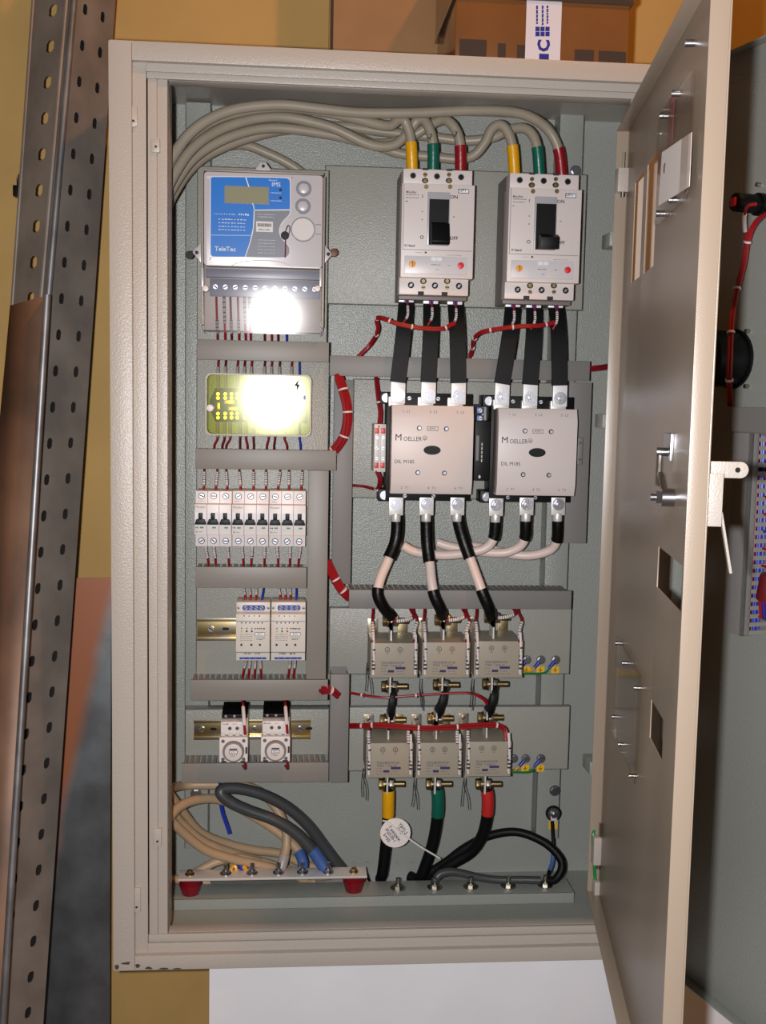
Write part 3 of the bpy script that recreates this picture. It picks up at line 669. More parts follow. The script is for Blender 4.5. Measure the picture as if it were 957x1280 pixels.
# meter leads
MW = (205, 243, 275, 312, 345, 370, 440, 475, 507, 550)
for i, c in enumerate(MW):
    u = 220+c/3.9875
    wire([(u-1.2, 371, .176), (u-.5, 395, .174), (u, 412, .180), (u+.6, 431, .192)], ('crimson', 'red_wire', 'dkred_wire', 'crimson', 'red_wire', 'red_wire', 'dkred_wire', 'red_wire', 'dkred_wire', 'blue_wire')[i],
         f"{'blue' if i == 9 else 'red'} meter lead, {ORD[i]} from left under the clear terminal cover", group='meter leads', sleeve=(.45, .75) if i in (0, 2, 3, 6, 8) else (.02, .5), sm='grey_sleeve')

# ------------------------------------------------------------------ yellow clear terminal box
YB = .178
a = rect(256.5, 467.5, 389, 545, YB)
tb = thing('test_terminal_box', 'yellow transparent test terminal box below the meter', 'terminal box', ((a[0]+a[1])/2, YL, a[2]))
o_ = rounded(a[0], a[1], a[2], a[3], .008)
cv = MB().prism(o_, YB, YB+.0015); part('cover', cv, 'clear_yellow', tb)
n = len(o_); cx_, cz_ = (a[0]+a[1])/2, (a[2]+a[3])/2; inn = [(cx_+(x-cx_)*(1-.004/(a[1]-a[0])), cz_+(z-cz_)*(1-.004/(a[3]-a[2]))) for x, z in o_]
vs = [(x, y, z) for y in (YB-.0004, YL-.001) for pl in (o_, inn) for x, z in pl]; fs = []
for i in range(n):
    j = (i+1) % n; fs += [(i, j, n+j, n+i), (2*n+i, 3*n+i, 3*n+j, 2*n+j), (i, 2*n+i, 2*n+j, j), (n+i, n+j, 3*n+j, 3*n+i)]
mat('rim_yellow', (122, 104, 34), .35); part('rim', MB().add(vs, fs), 'rim_yellow', tb)
b = rect(262, 486, 384, 528, YB+.016)
bk = part('terminal_block', MB().prism([(b[0], (b[2]+b[3])/2-.006), (b[0]+.008, b[2]), (b[1], b[2]), (b[1], b[3]), (b[0]+.008, b[3]), (b[0], (b[2]+b[3])/2+.006)], YB+.016, YL-.0005), 'pcb', tb, bevel=.0006)
TX = (272.4, 281.4, 289.4, 296.5, 306, 315.5, 325, 334, 343, 352, 362, 374)
for u in TX:
    for v in (492.5, 497.5, 517, 522): q = P(u, v, YB+.016); part('terminal_screw', MB().cyl((q.x, YB+.014, q.z), (q.x, YB+.017, q.z), .0025, 10), 'gold', bk)
for (u0, v0, u1, v1) in ((280, 500, 293, 505), (285, 508.5, 298, 513.5), (314, 500, 326, 505), (341, 500, 354, 505), (346, 508.5, 359, 513.5), (271, 503, 275, 512), (304, 505, 308, 514), (332, 505, 336, 514)):
    c = rect(u0, v0, u1, v1, YB+.016); part('brass_link', MB().box(c[0], c[1], YB+.0145, YB+.0165, c[2], c[3]), 'gold', bk, bevel=.0005)
q = P(262.5, 510, YB); part('cover_knob', MB().cyl((q.x, YB-.003, q.z), (q.x, YB+.02, q.z), .0052, 16), 'din_white', tb, bevel=.0008)
q = P(380.5, 497, YB); part('blue_mark', MB().box(q.x-.0015, q.x+.0015, YB-.0003, YB+.0002, q.z-.003, q.z+.003), 'tape_blue', tb)
q = P(371, 481, YB); part('lightning_mark', MB().prism([(q.x, q.z-.009), (q.x+.004, q.z), (q.x+.001, q.z+.001), (q.x+.003, q.z+.008), (q.x-.004, q.z-.001), (q.x-.0005, q.z-.002)], YB-.0003, YB+.0002), 'ink', tb)
BW = (208, 245, 305, 340, 375, 440, 475, 515, 575, 615)
for i, c in enumerate(BW):
    u = 220+c/3.9875; k = 'blue_wire' if i == 9 else ('crimson', 'dkred_wire')[i % 2]
    wire([(u+(1 if i < 9 else 0), 449, .192), (u, 460, .188), (u, 469, .187), (u+.4, 488, .197)], k, f"{'blue' if i == 9 else 'dark red'} wire, {ORD[i]} from left above the yellow terminal box", group='wires above the terminal box', sleeve=None if i == 9 else (.3, .98), sm='grey_sleeve', marks=False)
BW = ((205, 190), (240, 230), (268, 250), (318, 318), (348, 355), (385, 387), (460, 452), (492, 488), (540, 552), (615, 620))
for i, (c, e) in enumerate(BW):
    u = 220+c/3.9875; u2 = 220+e/3.9875; k = 'blue_wire' if i == 9 else ('crimson', 'dkred_wire')[i % 2]
    wire([(u, 526, .197), (u, 541, .189), (u, 549, .187), (u2, 557, .188), (u2, 566, .194)], k, f"{'blue' if i == 9 else 'dark red'} wire, {ORD[i]} from left below the yellow terminal box", group='wires below the terminal box', sleeve=None if i == 9 else (.0, .42), sm='grey_sleeve', marks=False)

# ------------------------------------------------------------------ three-pole miniature breakers
YB1, YB2 = .150, .166
UE = (244, 290, 336, 382)
for k in range(3):
    x0, x1, z0, z1 = rect(UE[k]+.3, 613.8, UE[k+1]-.3, 683, YB2); zt = P(313, 631, YB1).z; zl = P(313, 669, YB1).z
    t = thing('miniature_breaker', ('three-pole miniature breaker at the left end of the row', 'three-pole miniature breaker in the middle of the row of three', 'three-pole miniature breaker at the right end beside the tall duct')[k], 'circuit breaker', ((x0+x1)/2, YL, z0), 'row of miniature breakers')
    part('body', MB().prof([(YB2, z0), (YL-.001, z0), (YL-.001, z1), (YB2, z1), (YB2, zt), (YB1, zt), (YB1, zl), (YB2, zl)], x0, x1), 'din_white', t, bevel=.0006)
    w = (x1-x0)/3
    for i in range(3):
        xc = x0+w*(i+.5)
        for zz in (P(313, 620.5, YB2).z, P(313, 676.5, YB2).z):
            hh = part('terminal_hole', MB().cyl((xc, YB2-.0003, zz), (xc, YB2+.001, zz), .0046, 16), 'ink', t); screw(hh, xc, YB2-.0003, zz, .0036, h=.0008)
        za, zb, zc = (P(313, v, YB1).z for v in (641.5, 649.5, 656))
        part('toggle', MB().box(xc-.0029, xc+.0029, YB1-.006, YB1+.001, zb, za).prism([(xc-.0078, zc), (xc+.0078, zc), (xc+.0078, zc+.0025), (xc+.0055, zb+.0004), (xc-.0055, zb+.0004), (xc-.0078, zc+.0025)], YB1-.005, YB1+.001), 'black', t, bevel=.0004)
        part('toggle_window', MB().box(xc-.0078, xc+.0078, YB1-.0006, YB1, zb, za+.0004), 'white_print', t)
        q = P(313, 660, YB1).z; part('state_mark', bars([(xc-.001, xc+.0042, q, .0022)], YB1), 'led_green', t)
        if i: part('pole_seam', MB().box(x0+w*i-.0003, x0+w*i+.0003, YB1-.0002, YB1+.001, zl, zt).box(x0+w*i-.0003, x0+w*i+.0003, YB2-.0002, YB2+.001, z0, zl).box(x0+w*i-.0003, x0+w*i+.0003, YB2-.0002, YB2+.001, zt, z1), 'ink_grey', t)
    q = P(313, 634.5, YB1).z; text('Moeller', .0046, (x0+.0085, YB1-.0003, q), 'ink_grey', t)
    q = P(313, 660, YB1).z; part('small_print', bars(scribble(x0+.0015, x0+.006, q, .0024, 3), YB1), 'ink', t)
    q = P(313, 665.5, YB1).z; text('X', .0046, (x0+.003, YB1-.0003, q), 'ink', t); part('small_print', bars(scribble(x0+.005, x0+.012, q, .0012, 4), YB1), 'ink_grey', t)
    q = P(313, 627, YB2).z; part('small_print', bars(scribble(x0+.004, x0+.011, q, .0008, 4), YB2), 'ink_grey', t)
CW = ((140, 137), (205, 195), (250, 255), (315, 322), (385, 385), (448, 447), (517, 505), (562, 562), (628, 622))
for i, (c, e) in enumerate(CW):
    u = 220+c/3.9875; u2 = 220+e/3.9875
    wire([(u, 584, .194), (u, 592, .188), ((u+u2)/2, 602, .185), (u2, 616, .186)], 'red_wire', f"red wire with marker sleeve, {ORD[i]} from left above the miniature breakers", group='wires above the miniature breakers', sleeve=(.28, .82))
CW = ((148, 165), (188, 200), (257, 265), (328, 338), (378, 373), (440, 440), (503, 510), (567, 567), (618, 607))
for i, (c, e) in enumerate(CW):
    u = 220+c/3.9875; u2 = 220+e/3.9875
    wire([(u, 681, .186), (u, 687, .186), ((u+u2)/2, 697, .188), (u2, 712, .196)], 'red_wire', f"red wire with marker sleeve, {ORD[i]} from left below the miniature breakers", group='wires below the miniature breakers', sleeve=(.12, .68))

# ------------------------------------------------------------------ monitoring relays
YV = .152
for k, (u0, u1) in enumerate(((295, 337.3), (338.7, 381.5))):
    x0, x1, z0, z1 = rect(u0, 753, u1, 826, YV+.008)
    t = thing('monitoring_relay', ('phase monitoring relay with yellow lamp, the left of the two', 'phase monitoring relay with yellow, green and red lamps, right one')[k], 'relay', ((x0+x1)/2, YL, z0), 'monitoring relays')
    um = (u0+u1)/2
    def rz(v): return P(um, v, YV).z
    part('body', MB().prof([(YV+.010, z0), (YL-.009, z0), (YL-.009, z1), (YV+.010, z1), (YV+.010, rz(766)), (YV, rz(768)), (YV, rz(815)), (YV+.010, rz(818))], x0, x1), 'relay', t, bevel=.0008)
    za, zb = P(um, 756.5, YV+.01).z, P(um, 763, YV+.01).z; w = x1-x0
    for (xa, xb, zza, zzb) in ((x0+w*.18, x0+w*.85, za, zb), (x0+w*.1, x0+w*.9, P(um, 821.5, YV+.01).z, P(um, 824, YV+.01).z)):
        ts = part('terminal_slot', MB().prism(rounded(xa, xb, zzb, zza, (zza-zzb)*.4, 4), YV+.0092, YV+.011), 'blue_wire', t)
        for i in range(4): screw(ts, xa+(xb-xa)*(.15+.23*i), YV+.0092, (zza+zzb)/2, (zza-zzb)*.36, h=.0006)
    for dx in (.06, .94): q = P(um, 760, YV+.01).z; screw(t, x0+w*dx, YV+.01, q, .0022)
    for i in range(6): q = rz(778.5); part('vent_hole', MB().cyl((x0+w*(.17+.12*i), YV-.0003, q), (x0+w*(.17+.12*i), YV+.0005, q), .0011, 8), 'ink', t)
    part('front_step', MB().box(x0+.001, x1-.001, YV-.0006, YV, rz(776.8), rz(776.2)), 'ink_grey', t)
    for i in range(4): part('terminal_mark', bars(scribble(x0+w*(.22+.15*i), x0+w*(.27+.15*i), rz(770), .0018, 1), YV), 'ink', t)
    for i, c in enumerate((('led_yellow', 'ink', 'ink'), ('led_yellow', 'led_green', 'led_red'))[k]):
        xx = x0+w*(.17+.15*i); part('lamp', MB().cyl((xx, YV-.001, rz(789)), (xx, YV+.0005, rz(789)), .0014, 10), c, t); part('small_print', bars([(xx-.0008, xx+.0008, rz(785.5), .0016)], YV), 'ink', t)
    mb = []
    for v in (793, 795.5, 798, 800.5): mb += scribble(x0+w*.13, x0+w*.5, rz(v), .0009, 9)
    part('small_print', bars(mb, YV), 'ink_grey', t)
    xa, xb = x0+w*.55, x0+w*.86
    nm = part('name_label', MB().prism(rounded(xa, xb, rz(795), rz(790.2), .0015), YV-.0005, YV+.0002), 'ink', t); part('name_paper', MB().prism(rounded(xa+.0006, xb-.0006, rz(795)+.0006, rz(790.2)-.0006, .001), YV-.0007, YV), 'white_print', nm)
    text(('KV1', 'KV2')[k], .0042, ((xa+xb)/2, YV-.0009, rz(792.6)), 'ink', nm)
    part('small_print', bars(scribble(xa, xb, rz(785.7), .0020, 5)+scribble(xa+.002, xb, rz(797.7), .0009, 5)+scribble(xa+.003, xb-.002, rz(799.5), .0009, 3), YV), 'ink', t)
    for dx in (.165, .46, .71): part('adjuster', MB().cyl((x0+w*dx, YV-.0006, rz(806)), (x0+w*dx, YV+.0004, rz(806)), .0017, 10), 'ink', t)
    part('wiring_print', bars(scribble(x0+w*.25, x0+w*.45, rz(819), .0018, 4)+scribble(x0+w*.55, x0+w*.72, rz(819), .0018, 3), YV+.0095), 'ink', t)
def rx(c): return 220+c/4.1304
for grp, k, us in (('above the left monitoring relay', 0, (360, 387, 413, 441)), ('above the right monitoring relay', 1, (541, 567, 592, 620))):
    for i, c in enumerate(us):
        u = rx(c); d = (-3, -2.2, .2, 3)[i] if k == 0 else (-3, -2.2, -1.2, .4)[i]; bl = i == 3
        wire([(u+d, 732, .194), (u+d*.8, 738, .187), (u+d*.3, 746, .180), (u, 757, .176)], 'blue_wire' if bl else 'red_wire', f"{'blue' if bl else 'red'} wire, {ORD[i]} from left {grp}", group='wires above the monitoring relays', sleeve=None if bl else (.1, .62))
for grp, us in (('below the left monitoring relay', ((358, 340), (380, 372), (408, 405), (434, 440))), ('below the right monitoring relay', ((588, 577), (613, 605)))):
    for i, (c, e) in enumerate(us):
        u, u2 = rx(c), rx(e)
        wire([(u, 824, .176), (u, 829, .18), ((u+u2)/2, 838, .184), (u2, 853, .195)], 'red_wire', f"red wire with marker sleeve, {ORD[i]} from left {grp}", group='wires below the monitoring relays', sleeve=(.06, .6))

# ------------------------------------------------------------------ timer contactors with round dials
YT = .145
for k, (u0, u1, d) in enumerate(((274, 309.5, 0), (326, 362.5, -1))):
    um = (u0+u1)/2
    def X(f): return P(u0+(u1-u0)*f, 930, YT).x
    def Z(v, y=YT): return P(um, v+d, y).z
    t = thing('timer_contactor', ('small contactor with round dial at the left of the lower rail', 'small contactor with round dial nearer the vertical duct')[k], 'contactor', ((X(0)+X(1))/2, .232, Z(953)), 'timer contactors')
    part('contactor_body', MB().box(X(.06), X(.98), YT+.03, .2235, Z(951), Z(889, YT+.05)), 'relay', t, bevel=.001)
    part('black_top', MB().prof([(YT+.022, Z(903)), (.222, Z(903)), (.222, Z(884, .19)), (YT+.045, Z(884, .19)), (YT+.022, Z(903)+.005)], X(.05), X(.97)), 'black', t, bevel=.001)
    for f in (.2, .5): screw(t, X(f), YT+.0215, Z(900), .002, dark=False)
    part('terminal_deck', MB().box(X(.04), X(.96), YT+.006, YT+.034, Z(920), Z(904)), 'din_white', t, bevel=.0008)
    part('small_print', bars(scribble(X(.08), X(.34), Z(906.5), .0014, 4)+scribble(X(.46), X(.62), Z(906.5), .0009, 3), YT+.006), 'ink', t)
    for f in (.36, .62): q = part('terminal_hole', MB().cyl((X(f), YT+.0055, Z(912)), (X(f), YT+.007, Z(912)), .0026, 12), 'ink', t); screw(q, X(f), YT+.0055, Z(912), .002, h=.0005)
    for f in (.05, .32, .56, .8): part('terminal_tooth', MB().box(X(f), X(f+.15), YT+.003, YT+.02, Z(921), Z(917)), 'relay', t, bevel=.0005)
    fr = part('timer_front', MB().prism(rounded(X(0), X(1), Z(953), Z(922), .0015), YT, YT+.032), 'din_white', t, bevel=.0008)
    c = (X(.5), Z(939))
    part('dial_ring', MB().ring(c, .0158, .0128, YT-.003, YT+.001), 'ink_grey', fr); part('dial', MB().cyl((c[0], YT-.004, c[1]-.0008), (c[0], YT, c[1]-.0008), .0126, 28), 'moeller', fr, bevel=.0006)
    part('small_print', bars([(c[0]-.0055, c[0]+.0055, c[1]+.0042, .0018)], YT-.0042), 'ink_violet', fr)
    lb = part('dial_label', MB().box(c[0]-.006, c[0]+.006, YT-.0046, YT-.004, c[1]-.0024, c[1]+.0026), 'ink', fr); part('dial_paper', MB().box(c[0]-.0053, c[0]+.0053, YT-.0048, YT-.0042, c[1]-.0017, c[1]+.0019), 'white_print', fr)
    text(('KT1', 'KT2')[k], .0036, (c[0], YT-.0050, c[1]), 'ink', fr)
    part('small_print', bars(scribble(c[0]-.006, c[0]+.006, c[1]-.0045, .0007, 6)+scribble(c[0]-.003, c[0]+.003, c[1]-.0065, .0007, 3), YT-.0042), 'brown_seal', fr)
    for f, v in ((.13, 926.5), (.86, 926), (.13, 949), (.86, 949)): q = part('screw_recess', MB().cyl((X(f), YT-.0004, Z(v)), (X(f), YT+.001, Z(v)), .0027, 12), 'ink_grey', fr); part('recess_screw', MB().cyl((X(f), YT-.0008, Z(v)), (X(f), YT, Z(v)), .0018, 10), 'zinc', fr)
    part('side_lever', MB().box(X(.92), X(.985), YT-.001, YT+.004, Z(942), Z(934)), 'ink', fr)
    part('lower_terminal', MB().box(X(.07), X(.25), YT-.0004, YT+.004, Z(953), Z(951)).box(X(.75), X(.93), YT-.0004, YT+.004, Z(953), Z(951)), 'ink', fr)
    ue = u0+(u1-u0)*.88
    wire([(ue-2, 873, .196), (ue-1.5, 884, .165), (ue-.5, 897+d, .150), (ue, 906+d, .146), (ue+1, 918+d, .149)], 'red_wire', ('red and white marked wire down to the left timer contactor', 'red and white marked wire down to the right timer contactor')[k], r=.0021, sleeve=(.25, .75), marks=False)
    wire([(ue-1, 950, .147), (ue+1, 956, .149), (ue+1, 961, .160), (ue-2, 957, .186)], 'crimson', ('short red wire tail under the left timer contactor', 'short red wire tail under the right timer contactor')[k], r=.0017)

# ------------------------------------------------------------------ main moulded-case breakers
YK = .146
for k, (du, dv, sl) in enumerate(((0, 0, 'left'), (133.3, 5.6, 'right'))):
    def bp(cx, cy, y=YK): return P(490+cx/6.918+du, 200+cy/6.918+dv, y)
    def bX(cx, y=YK): return bp(cx, 620, y).x
    def bZ(cy, y=YK): return bp(390, cy, y).z
    y2 = YK+.010
    t = thing('main_breaker', f'large {sl} moulded-case main breaker with black toggle and three cables', 'circuit breaker', ((bX(80)+bX(700))/2, YR, bZ(1170)), 'main breakers')
    part('base', MB().box(bX(88), bX(692), YK+.035, YR-.001, bZ(1200, y2), bZ(78, y2)), 'moeller_shade', t, bevel=.0012)
    part('upper_terminal_shroud', MB().box(bX(92), bX(690), y2, YK+.036, bZ(215), bZ(82, y2)), 'moeller', t, bevel=.0012)
    part('lower_terminal_shroud', MB().box(bX(75), bX(680), y2, YK+.036, bZ(1170, y2), bZ(1015)), 'moeller', t, bevel=.0012)
    cv = part('front_cover', MB().box(bX(78), bX(706), YK, YK+.036, bZ(1022), bZ(208)), 'moeller', t, bevel=.0014)
    part('cover_seam', MB().box(bX(92), bX(692), YK-.0003, YK+.0002, bZ(783), bZ(779)).box(bX(92), bX(96), YK-.0003, YK+.0002, bZ(779), bZ(215)), 'ink_grey', cv)
    for cx in (283, 490): part('barrier_gap', MB().box(bX(cx-26), bX(cx+26), y2-.0004, y2+.004, bZ(92, y2), bZ(75, y2)), 'ink', t); part('barrier_gap', MB().box(bX(cx-42), bX(cx+10), y2-.0004, y2+.004, bZ(1172, y2), bZ(1140, y2)), 'ink', t)
    for i, cx in enumerate((180, 387, 595)):
        q = bp(cx, 135+7*i, y2); h = part('terminal_hole', MB().cyl((q.x, y2-.0004, q.z), (q.x, y2+.001, q.z), .0045, 18), 'black', t); part('terminal_screw', MB().ring((q.x, q.z), .0045, .0036, y2-.0007, y2, 18), 'zinc', h)
        q = bp(cx-18, 1082+4*i, y2); h = part('terminal_hole', MB().cyl((q.x, y2-.0004, q.z), (q.x, y2+.001, q.z), .0045, 18), 'black', t); part('terminal_screw', MB().prism([(q.x-.0026, q.z-.002), (q.x+.001, q.z-.002), (q.x+.0026, q.z+.002), (q.x-.001, q.z+.002)], y2-.0007, y2), 'zinc', h)
    for cx in (285, 491):
        q = bp(cx, 127, y2); screw(t, q.x, y2, q.z, .0031, 'brass'); q = bp(cx-1, 178, y2); g = part('screw_well', MB().ell(q.x, q.z, y2-.0005, y2+.001, .0046, .0038), 'ink', t); part('screw', MB().cyl((q.x, y2-.001, q.z-.0006), (q.x, y2, q.z-.0006), .0026, 12), 'brass', g)
        q = bp(cx+9, 232); screw(cv, q.x, YK, q.z, .0032, 'brass', dark=False)
        q = bp(cx-16, 1048, y2); g = part('screw_well', MB().ell(q.x, q.z, y2-.0005, y2+.001, .0046, .0040), 'ink', t); part('screw', MB().cyl((q.x, y2-.001, q.z), (q.x, y2, q.z), .0026, 12), 'brass', g)
        q = bp(cx-16, 1102, y2); screw(t, q.x, y2, q.z, .0031, 'brass')
    # toggle
    part('toggle_bezel', MB().box(bX(300), bX(492), YK-.0028, YK+.001, bZ(742), bZ(280)), 'bezel', cv, bevel=.0008)
    part('toggle_slot', MB().box(bX(314), bX(484), YK-.0031, YK, bZ(738), bZ(342)), 'black', cv)
    if k == 0: part('toggle', MB().prof([(YK-.003, bZ(540)), (YK-.003, bZ(738)), (YK-.017, bZ(744)), (YK-.020, bZ(720)), (YK-.013, bZ(560))], bX(330), bX(484)), 'black', t, bevel=.0012)
    else: part('toggle', MB().prof([(YK-.003, bZ(610)), (YK-.003, bZ(735)), (YK-.026, bZ(752)), (YK-.028, bZ(650)), (YK-.016, bZ(618))], bX(330), bX(486)), 'black', t, bevel=.0012)
    # trip unit
    tu = part('trip_unit', MB().box(bX(112), bX(655), YK-.0016, YK+.001, bZ(990), bZ(835)), 'trip', t, bevel=.0006)
    q = bp(172, 900); part('setting_dial', MB().cyl((q.x, YK-.0045, q.z), (q.x, YK-.001, q.z), .0046, 20), 'orange_knob', tu, bevel=.0006); part('dial_pointer', MB().box(q.x-.0004, q.x+.0004, YK-.0048, YK-.0044, q.z-.0035, q.z+.0035), 'brown_seal', tu)
    q = bp(590, 915); part('trip_button', MB().cyl((q.x, YK-.004, q.z), (q.x, YK-.001, q.z), .0046, 20), 'red_knob', tu, bevel=.0006)
    for a, b in ((342, 385), (392, 432)): part('setting_window', MB().box(bX(a), bX(b), YK-.0021, YK-.0012, bZ(872), bZ(843)), 'white_print', tu)
    part('small_print', bars(scribble(bX(345), bX(425), bZ(908), .0010, 6)+scribble(bX(380), bX(410), bZ(950), .0008, 3)+scribble(bX(485), bX(512), bZ(912), .0008, 3), YK-.0016), 'ink', tu)
    part('small_print', bars(scribble(bX(205), bX(265), bZ(805), .0007, 5)+scribble(bX(480), bX(610), bZ(820), .0007, 7), YK), 'ink_grey', cv)
    part('test_mark', bars([(bX(285), bX(302), bZ(803), .0022)], YK), 'ink', cv)
    for s_, cx, cy, sz in (('ON', 535, 322, .0068), ('OFF', 533, 678, .0068), ('I', 262, 315, .0066), ('O', 256, 670, .0070), ('X Hand', 150, 741, .0048), ('Moeller', 165, 278, .0048)): q = bp(cx, cy); text(s_, sz, (q.x, YK-.0004, q.z), 'ink' if s_ != 'Moeller' else 'ink_grey', cv, bold=.00012)
    part('small_print', bars(scribble(bX(112), bX(230), bZ(308), .0011, 9)+scribble(bX(112), bX(225), bZ(333), .0011, 9)+scribble(bX(112), bX(130), bZ(366), .0014, 2)+[(bX(252), bX(262), bZ(450), .0012), (bX(252), bX(262), bZ(519), .0012), (bX(522), bX(538), bZ(487), .0009)], YK), 'ink', cv)
    lb = part('name_label', MB().box(bX(562), bX(655), YK-.0004, YK+.0002, bZ(281), bZ(243)), 'ink_violet', cv); part('name_paper', MB().box(bX(567), bX(650), YK-.0006, YK, bZ(276), bZ(248)), 'white_print', cv)
    q = bp(608.5, 262); text(('QF1', 'QF2')[k], .0046, (q.x, YK-.0008, q.z), 'ink', cv, bold=.0001, sx=1.25)

# ------------------------------------------------------------------ black insulated flexible busbars
ST = ((508, 371, 497, 478), (538.5, 373, 535, 478), (568.5, 374, 572.5, 479), (641, 377, 627, 480), (667, 378, 662, 481), (694.5, 378, 699, 482))
SIDE = ('left', 'middle', 'right')
for i, (ua, va, ub, vb) in enumerate(ST):
    bk = 'left' if i < 3 else 'right'
    pa, pb = P(ua, va, .205), P(ub, vb, .186); pm = pa.lerp(pb, .35); pm.y = .190
    t = thing('flexible_busbar', f'black insulated busbar strip, {SIDE[i % 3]} of three under the {bk} main breaker', 'busbar', pb, 'black busbars')
    part('insulation', MB().strap([pa, pm, pa.lerp(pb, .7)+Vector((0, pb.y-pa.lerp(pb, .7).y, 0)), pb], .0225, .007), 'black_cable', t)
    a = P(ua-.6, va+1, .198); part('upper_lug', MB().box(a.x-.011, a.x+.011, .194, .204, a.z-.007, a.z+.006), 'lug_white', t, bevel=.001)
    part('blue_tape', MB().box(a.x-.003, a.x+.004, .1934, .2045, a.z-.0075, a.z+.0062), 'blue_wire', t)
    c = P(ub, vb+11.5, .188); part('lower_lug', MB().box(c.x-.0107, c.x+.0107, .184, .190, c.z-.0175, c.z+.0185), 'lug_white', t, bevel=.0008)
    d = P(ub+1, vb+16, .184); bolt(t, (d.x, .184, d.z), F, .0072, .004, .005, 'zinc', 1.3)
    # control tap wire on each strip
    wire([(ua+.5, va+4, .192), (ua+1.5, va+14, .184), (ua+1, va+24, .181), (ua-5 if i % 3 == 0 else ua-4, va+34, .181)], 'red_wire', f'short red tap wire with white sleeve on the {SIDE[i % 3]} busbar of the {bk} breaker', group='busbar tap wires', sleeve=(.25, .8), r=.0016)
# red harnesses running over the strips
def harness(pts, m, label, r=.0032, ties=(), n=3, name='wire_harness', blue=0):
    pts = [P(*p) for p in pts]; t = thing(name, label, 'wire harness', pts[0])
    for j in range(n):
        a = 2*math.pi*j/n; off = Vector((math.cos(a)*r*.55, 0, math.sin(a)*r*.55))+Vector((0, math.sin(a+1)*r*.5, 0))
        part('wire', MB().tube([p+off for p in pts], r*.58, 7, 6), m if j >= blue else 'blue_wire', t)
    s_ = smooth(pts, 8)
    for f in ties:
        i = int(f*(len(s_)-1)); i = min(max(i, 1), len(s_)-2); d = (s_[i+1]-s_[i-1]).normalized(); part('cable_tie', MB().cyl(s_[i]-d*.0012, s_[i]+d*.0012, r*1.28, 10), 'sleeve', t)
    return t
harness([(568, 404, .180), (552, 411, .179), (525, 410, .179), (498, 405, .179), (478, 398, .185), (470, 399, .20), (472, 412, .21), (464, 429, .235), (447, 447, .235)], 'red_wire', 'red wire harness tied across the busbars of the left main breaker', .0032, (.1, .3, .45, .6, .8))
harness([(693, 403, .180), (675, 407, .179), (650, 408, .179), (625, 411, .180), (603, 415, .19), (592, 424, .21), (590, 436, .23), (587, 446, .238)], 'red_wire', 'red wire harness tied across the busbars of the right main breaker', .0032, (.1, .35, .5, .7, .85))

